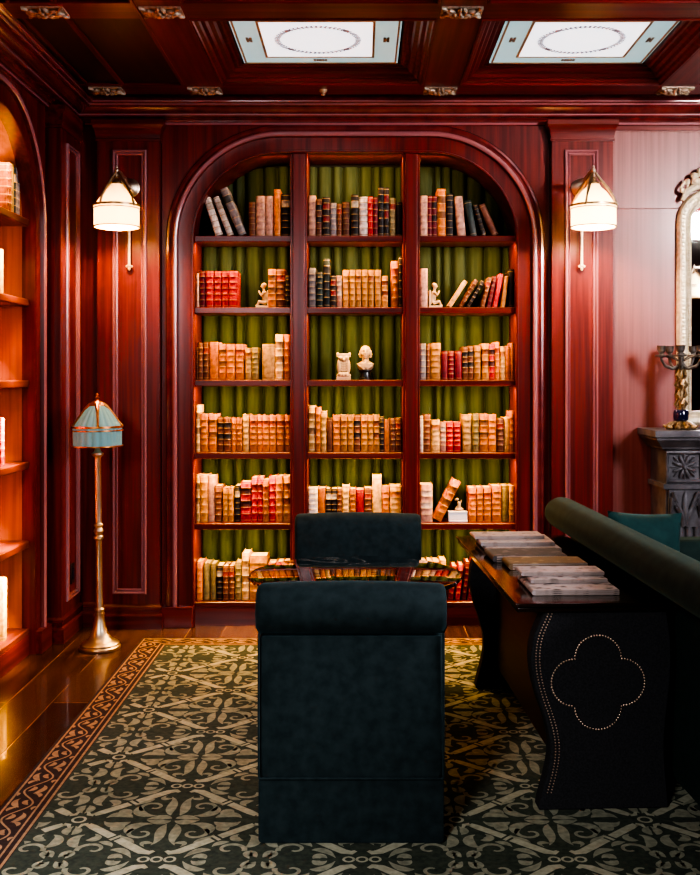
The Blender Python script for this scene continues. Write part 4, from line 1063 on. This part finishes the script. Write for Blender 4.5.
# border vine
def vine(p0, dx, dy, nx, ny, length):
    T = lambda s, o: (p0[0]+dx*s+nx*o, p0[1]+dy*s+ny*o)
    per = .112; n_ = int(length/per)
    mid = .066
    for k_ in range(n_):
        s0 = k_*per; sg = 1 if k_ % 2 else -1
        ribbon([T(s0+per*i/10, mid+sg*.030*math.sin(PI*i/10)) for i in range(11)], .007, 3, False)
        ribbon([T(*p) for p in bez((s0+.03,mid-sg*.006),(s0+.045,mid-sg*.03),(s0+.085,mid-sg*.040),(s0+.10,mid-sg*.022))], leaf(.017,10), 3, False)
        ribbon([T(*p) for p in bez((s0+.05,mid+sg*.018),(s0+.062,mid-sg*.002),(s0+.085,mid-sg*.004),(s0+.088,mid+sg*.010))], leaf(.015,10), 3, False)
        ribbon([T(*p) for p in bez((s0+.0,mid-sg*.034),(s0+.02,mid-sg*.040),(s0+.035,mid-sg*.022),(s0+.024,mid-sg*.012))], leaf(.013,10), 3, False)
        ribbon([T(*p) for p in bez((s0+.01,mid+sg*.042),(s0+.03,mid+sg*.036),(s0+.04,mid+sg*.048),(s0+.028,mid+sg*.052))], leaf(.010,10), 3, False)
vine((RX0, 1.22), 0, 1, 1, 0, RY1-1.22-.02)
vine((RX0+.02, RY1), 1, 0, 0, -1, 3.6)
for f in m.bm.faces:
    f.normal_update()
    if f.normal.z < -.5 and f.calc_center_median().z > .0113: f.normal_flip()
o = m.build('area_rug', [rug_green, rug_cream, rug_brown, rug_tan, rug_sage], smooth=False, recalc=False)
for p_ in o.data.polygons:
    pass
tag(o, 'large green and cream patterned carpet with brown vine border on wood floor', 'rug')

# ------------------------------------------------------------------ lights
def area(name, loc, target, sx, sy, energy, color, spread=None):
    l = bpy.data.lights.new(name,'AREA'); l.shape = 'RECTANGLE'; l.size = sx; l.size_y = sy; l.energy = energy; l.color = color
    if spread: l.spread = spread
    o = bpy.data.objects.new(name, l); C.objects.link(o); o.location = loc
    d = Vector(target)-Vector(loc); o.rotation_euler = d.to_track_quat('-Z','Y').to_euler(); return o
WARM = (1,.58,.16); WARM2 = (1,.60,.27)
for bi, (a, b) in enumerate(bays):
    for r, z in enumerate(SHELF_Z[:5]):
        e = [1.4,1.5,1.45,1.35,1.35][r]
        l = area('shelf_light', ((a+b)/2, YW+.020, z-.040), ((a+b)/2, YW+.11, z-.30), b-a-.04, .012, e*1.6, WARM2 if r < 1 else WARM)
for bi, (a, b) in enumerate(lbays):
    for r, z in enumerate(SHELF_Z[:5]):
        area('niche_light', (XL-.055, (a+b)/2, z-.041), (XL-.36, (a+b)/2, z-.33), .012, b-a-.02, 6, (1,.52,.14), math.radians(95))
    area('niche_light', (XL-.06, (a+b)/2, 2.60), (XL-.25,(a+b)/2,2.3), .012, .30, 5, (1,.52,.14), math.radians(95))
area('arch_fill_light', ((UL+UR)/2, YW+.03, 2.635), ((UL+UR)/2, YW+.2, 2.3), 1.1, .012, 4.5, WARM2)  # added lamp without a fitting, brightens the top row and curtain
# cool daylight from an unseen window at right, then two added fill lamps
area('unseen_light', (3.52,2.25,2.25), (-1.2,2.6,1.6), 1.2, 1.3, 78, (.90,.90,1.0))
area('unseen_light', (3.40,2.05,2.80), (1.55,5.88,2.42), .9, .22, 6, (1.0,.90,.88), math.radians(50))  # added narrow lamp, makes the right wall brighter towards its top
area('unseen_light', (-1.45,-1.0,2.5), (-1.0,2.9,0), .9, 1.0, 17, (.90,.95,1.0), math.radians(75))  # added fill from the rear left, narrowed to brighten the floor
w = bpy.data.worlds.new('world'); bpy.context.scene.world = w; w.use_nodes = True
w.node_tree.nodes['Background'].inputs[0].default_value = (.5,.48,.5,1); w.node_tree.nodes['Background'].inputs[1].default_value = .07

# ------------------------------------------------------------------ camera
cam = bpy.data.cameras.new('camera'); co = bpy.data.objects.new('camera', cam); C.objects.link(co)
cam.sensor_width = 36; cam.sensor_fit = 'AUTO'; cam.lens = 36*F/875
cam.shift_x = -(CX-350)/875; cam.shift_y = (CY-437.5)/875
co.location = (0,0,EYE); co.rotation_euler = (PI/2,0,0)
cam.clip_start = .05
sc = bpy.context.scene; sc.camera = co
sc.view_settings.view_transform = 'AgX'; sc.view_settings.look = 'AgX - Very High Contrast'; sc.view_settings.exposure = 1.35; sc.view_settings.gamma = 1.06
sc.cycles.use_denoising = True
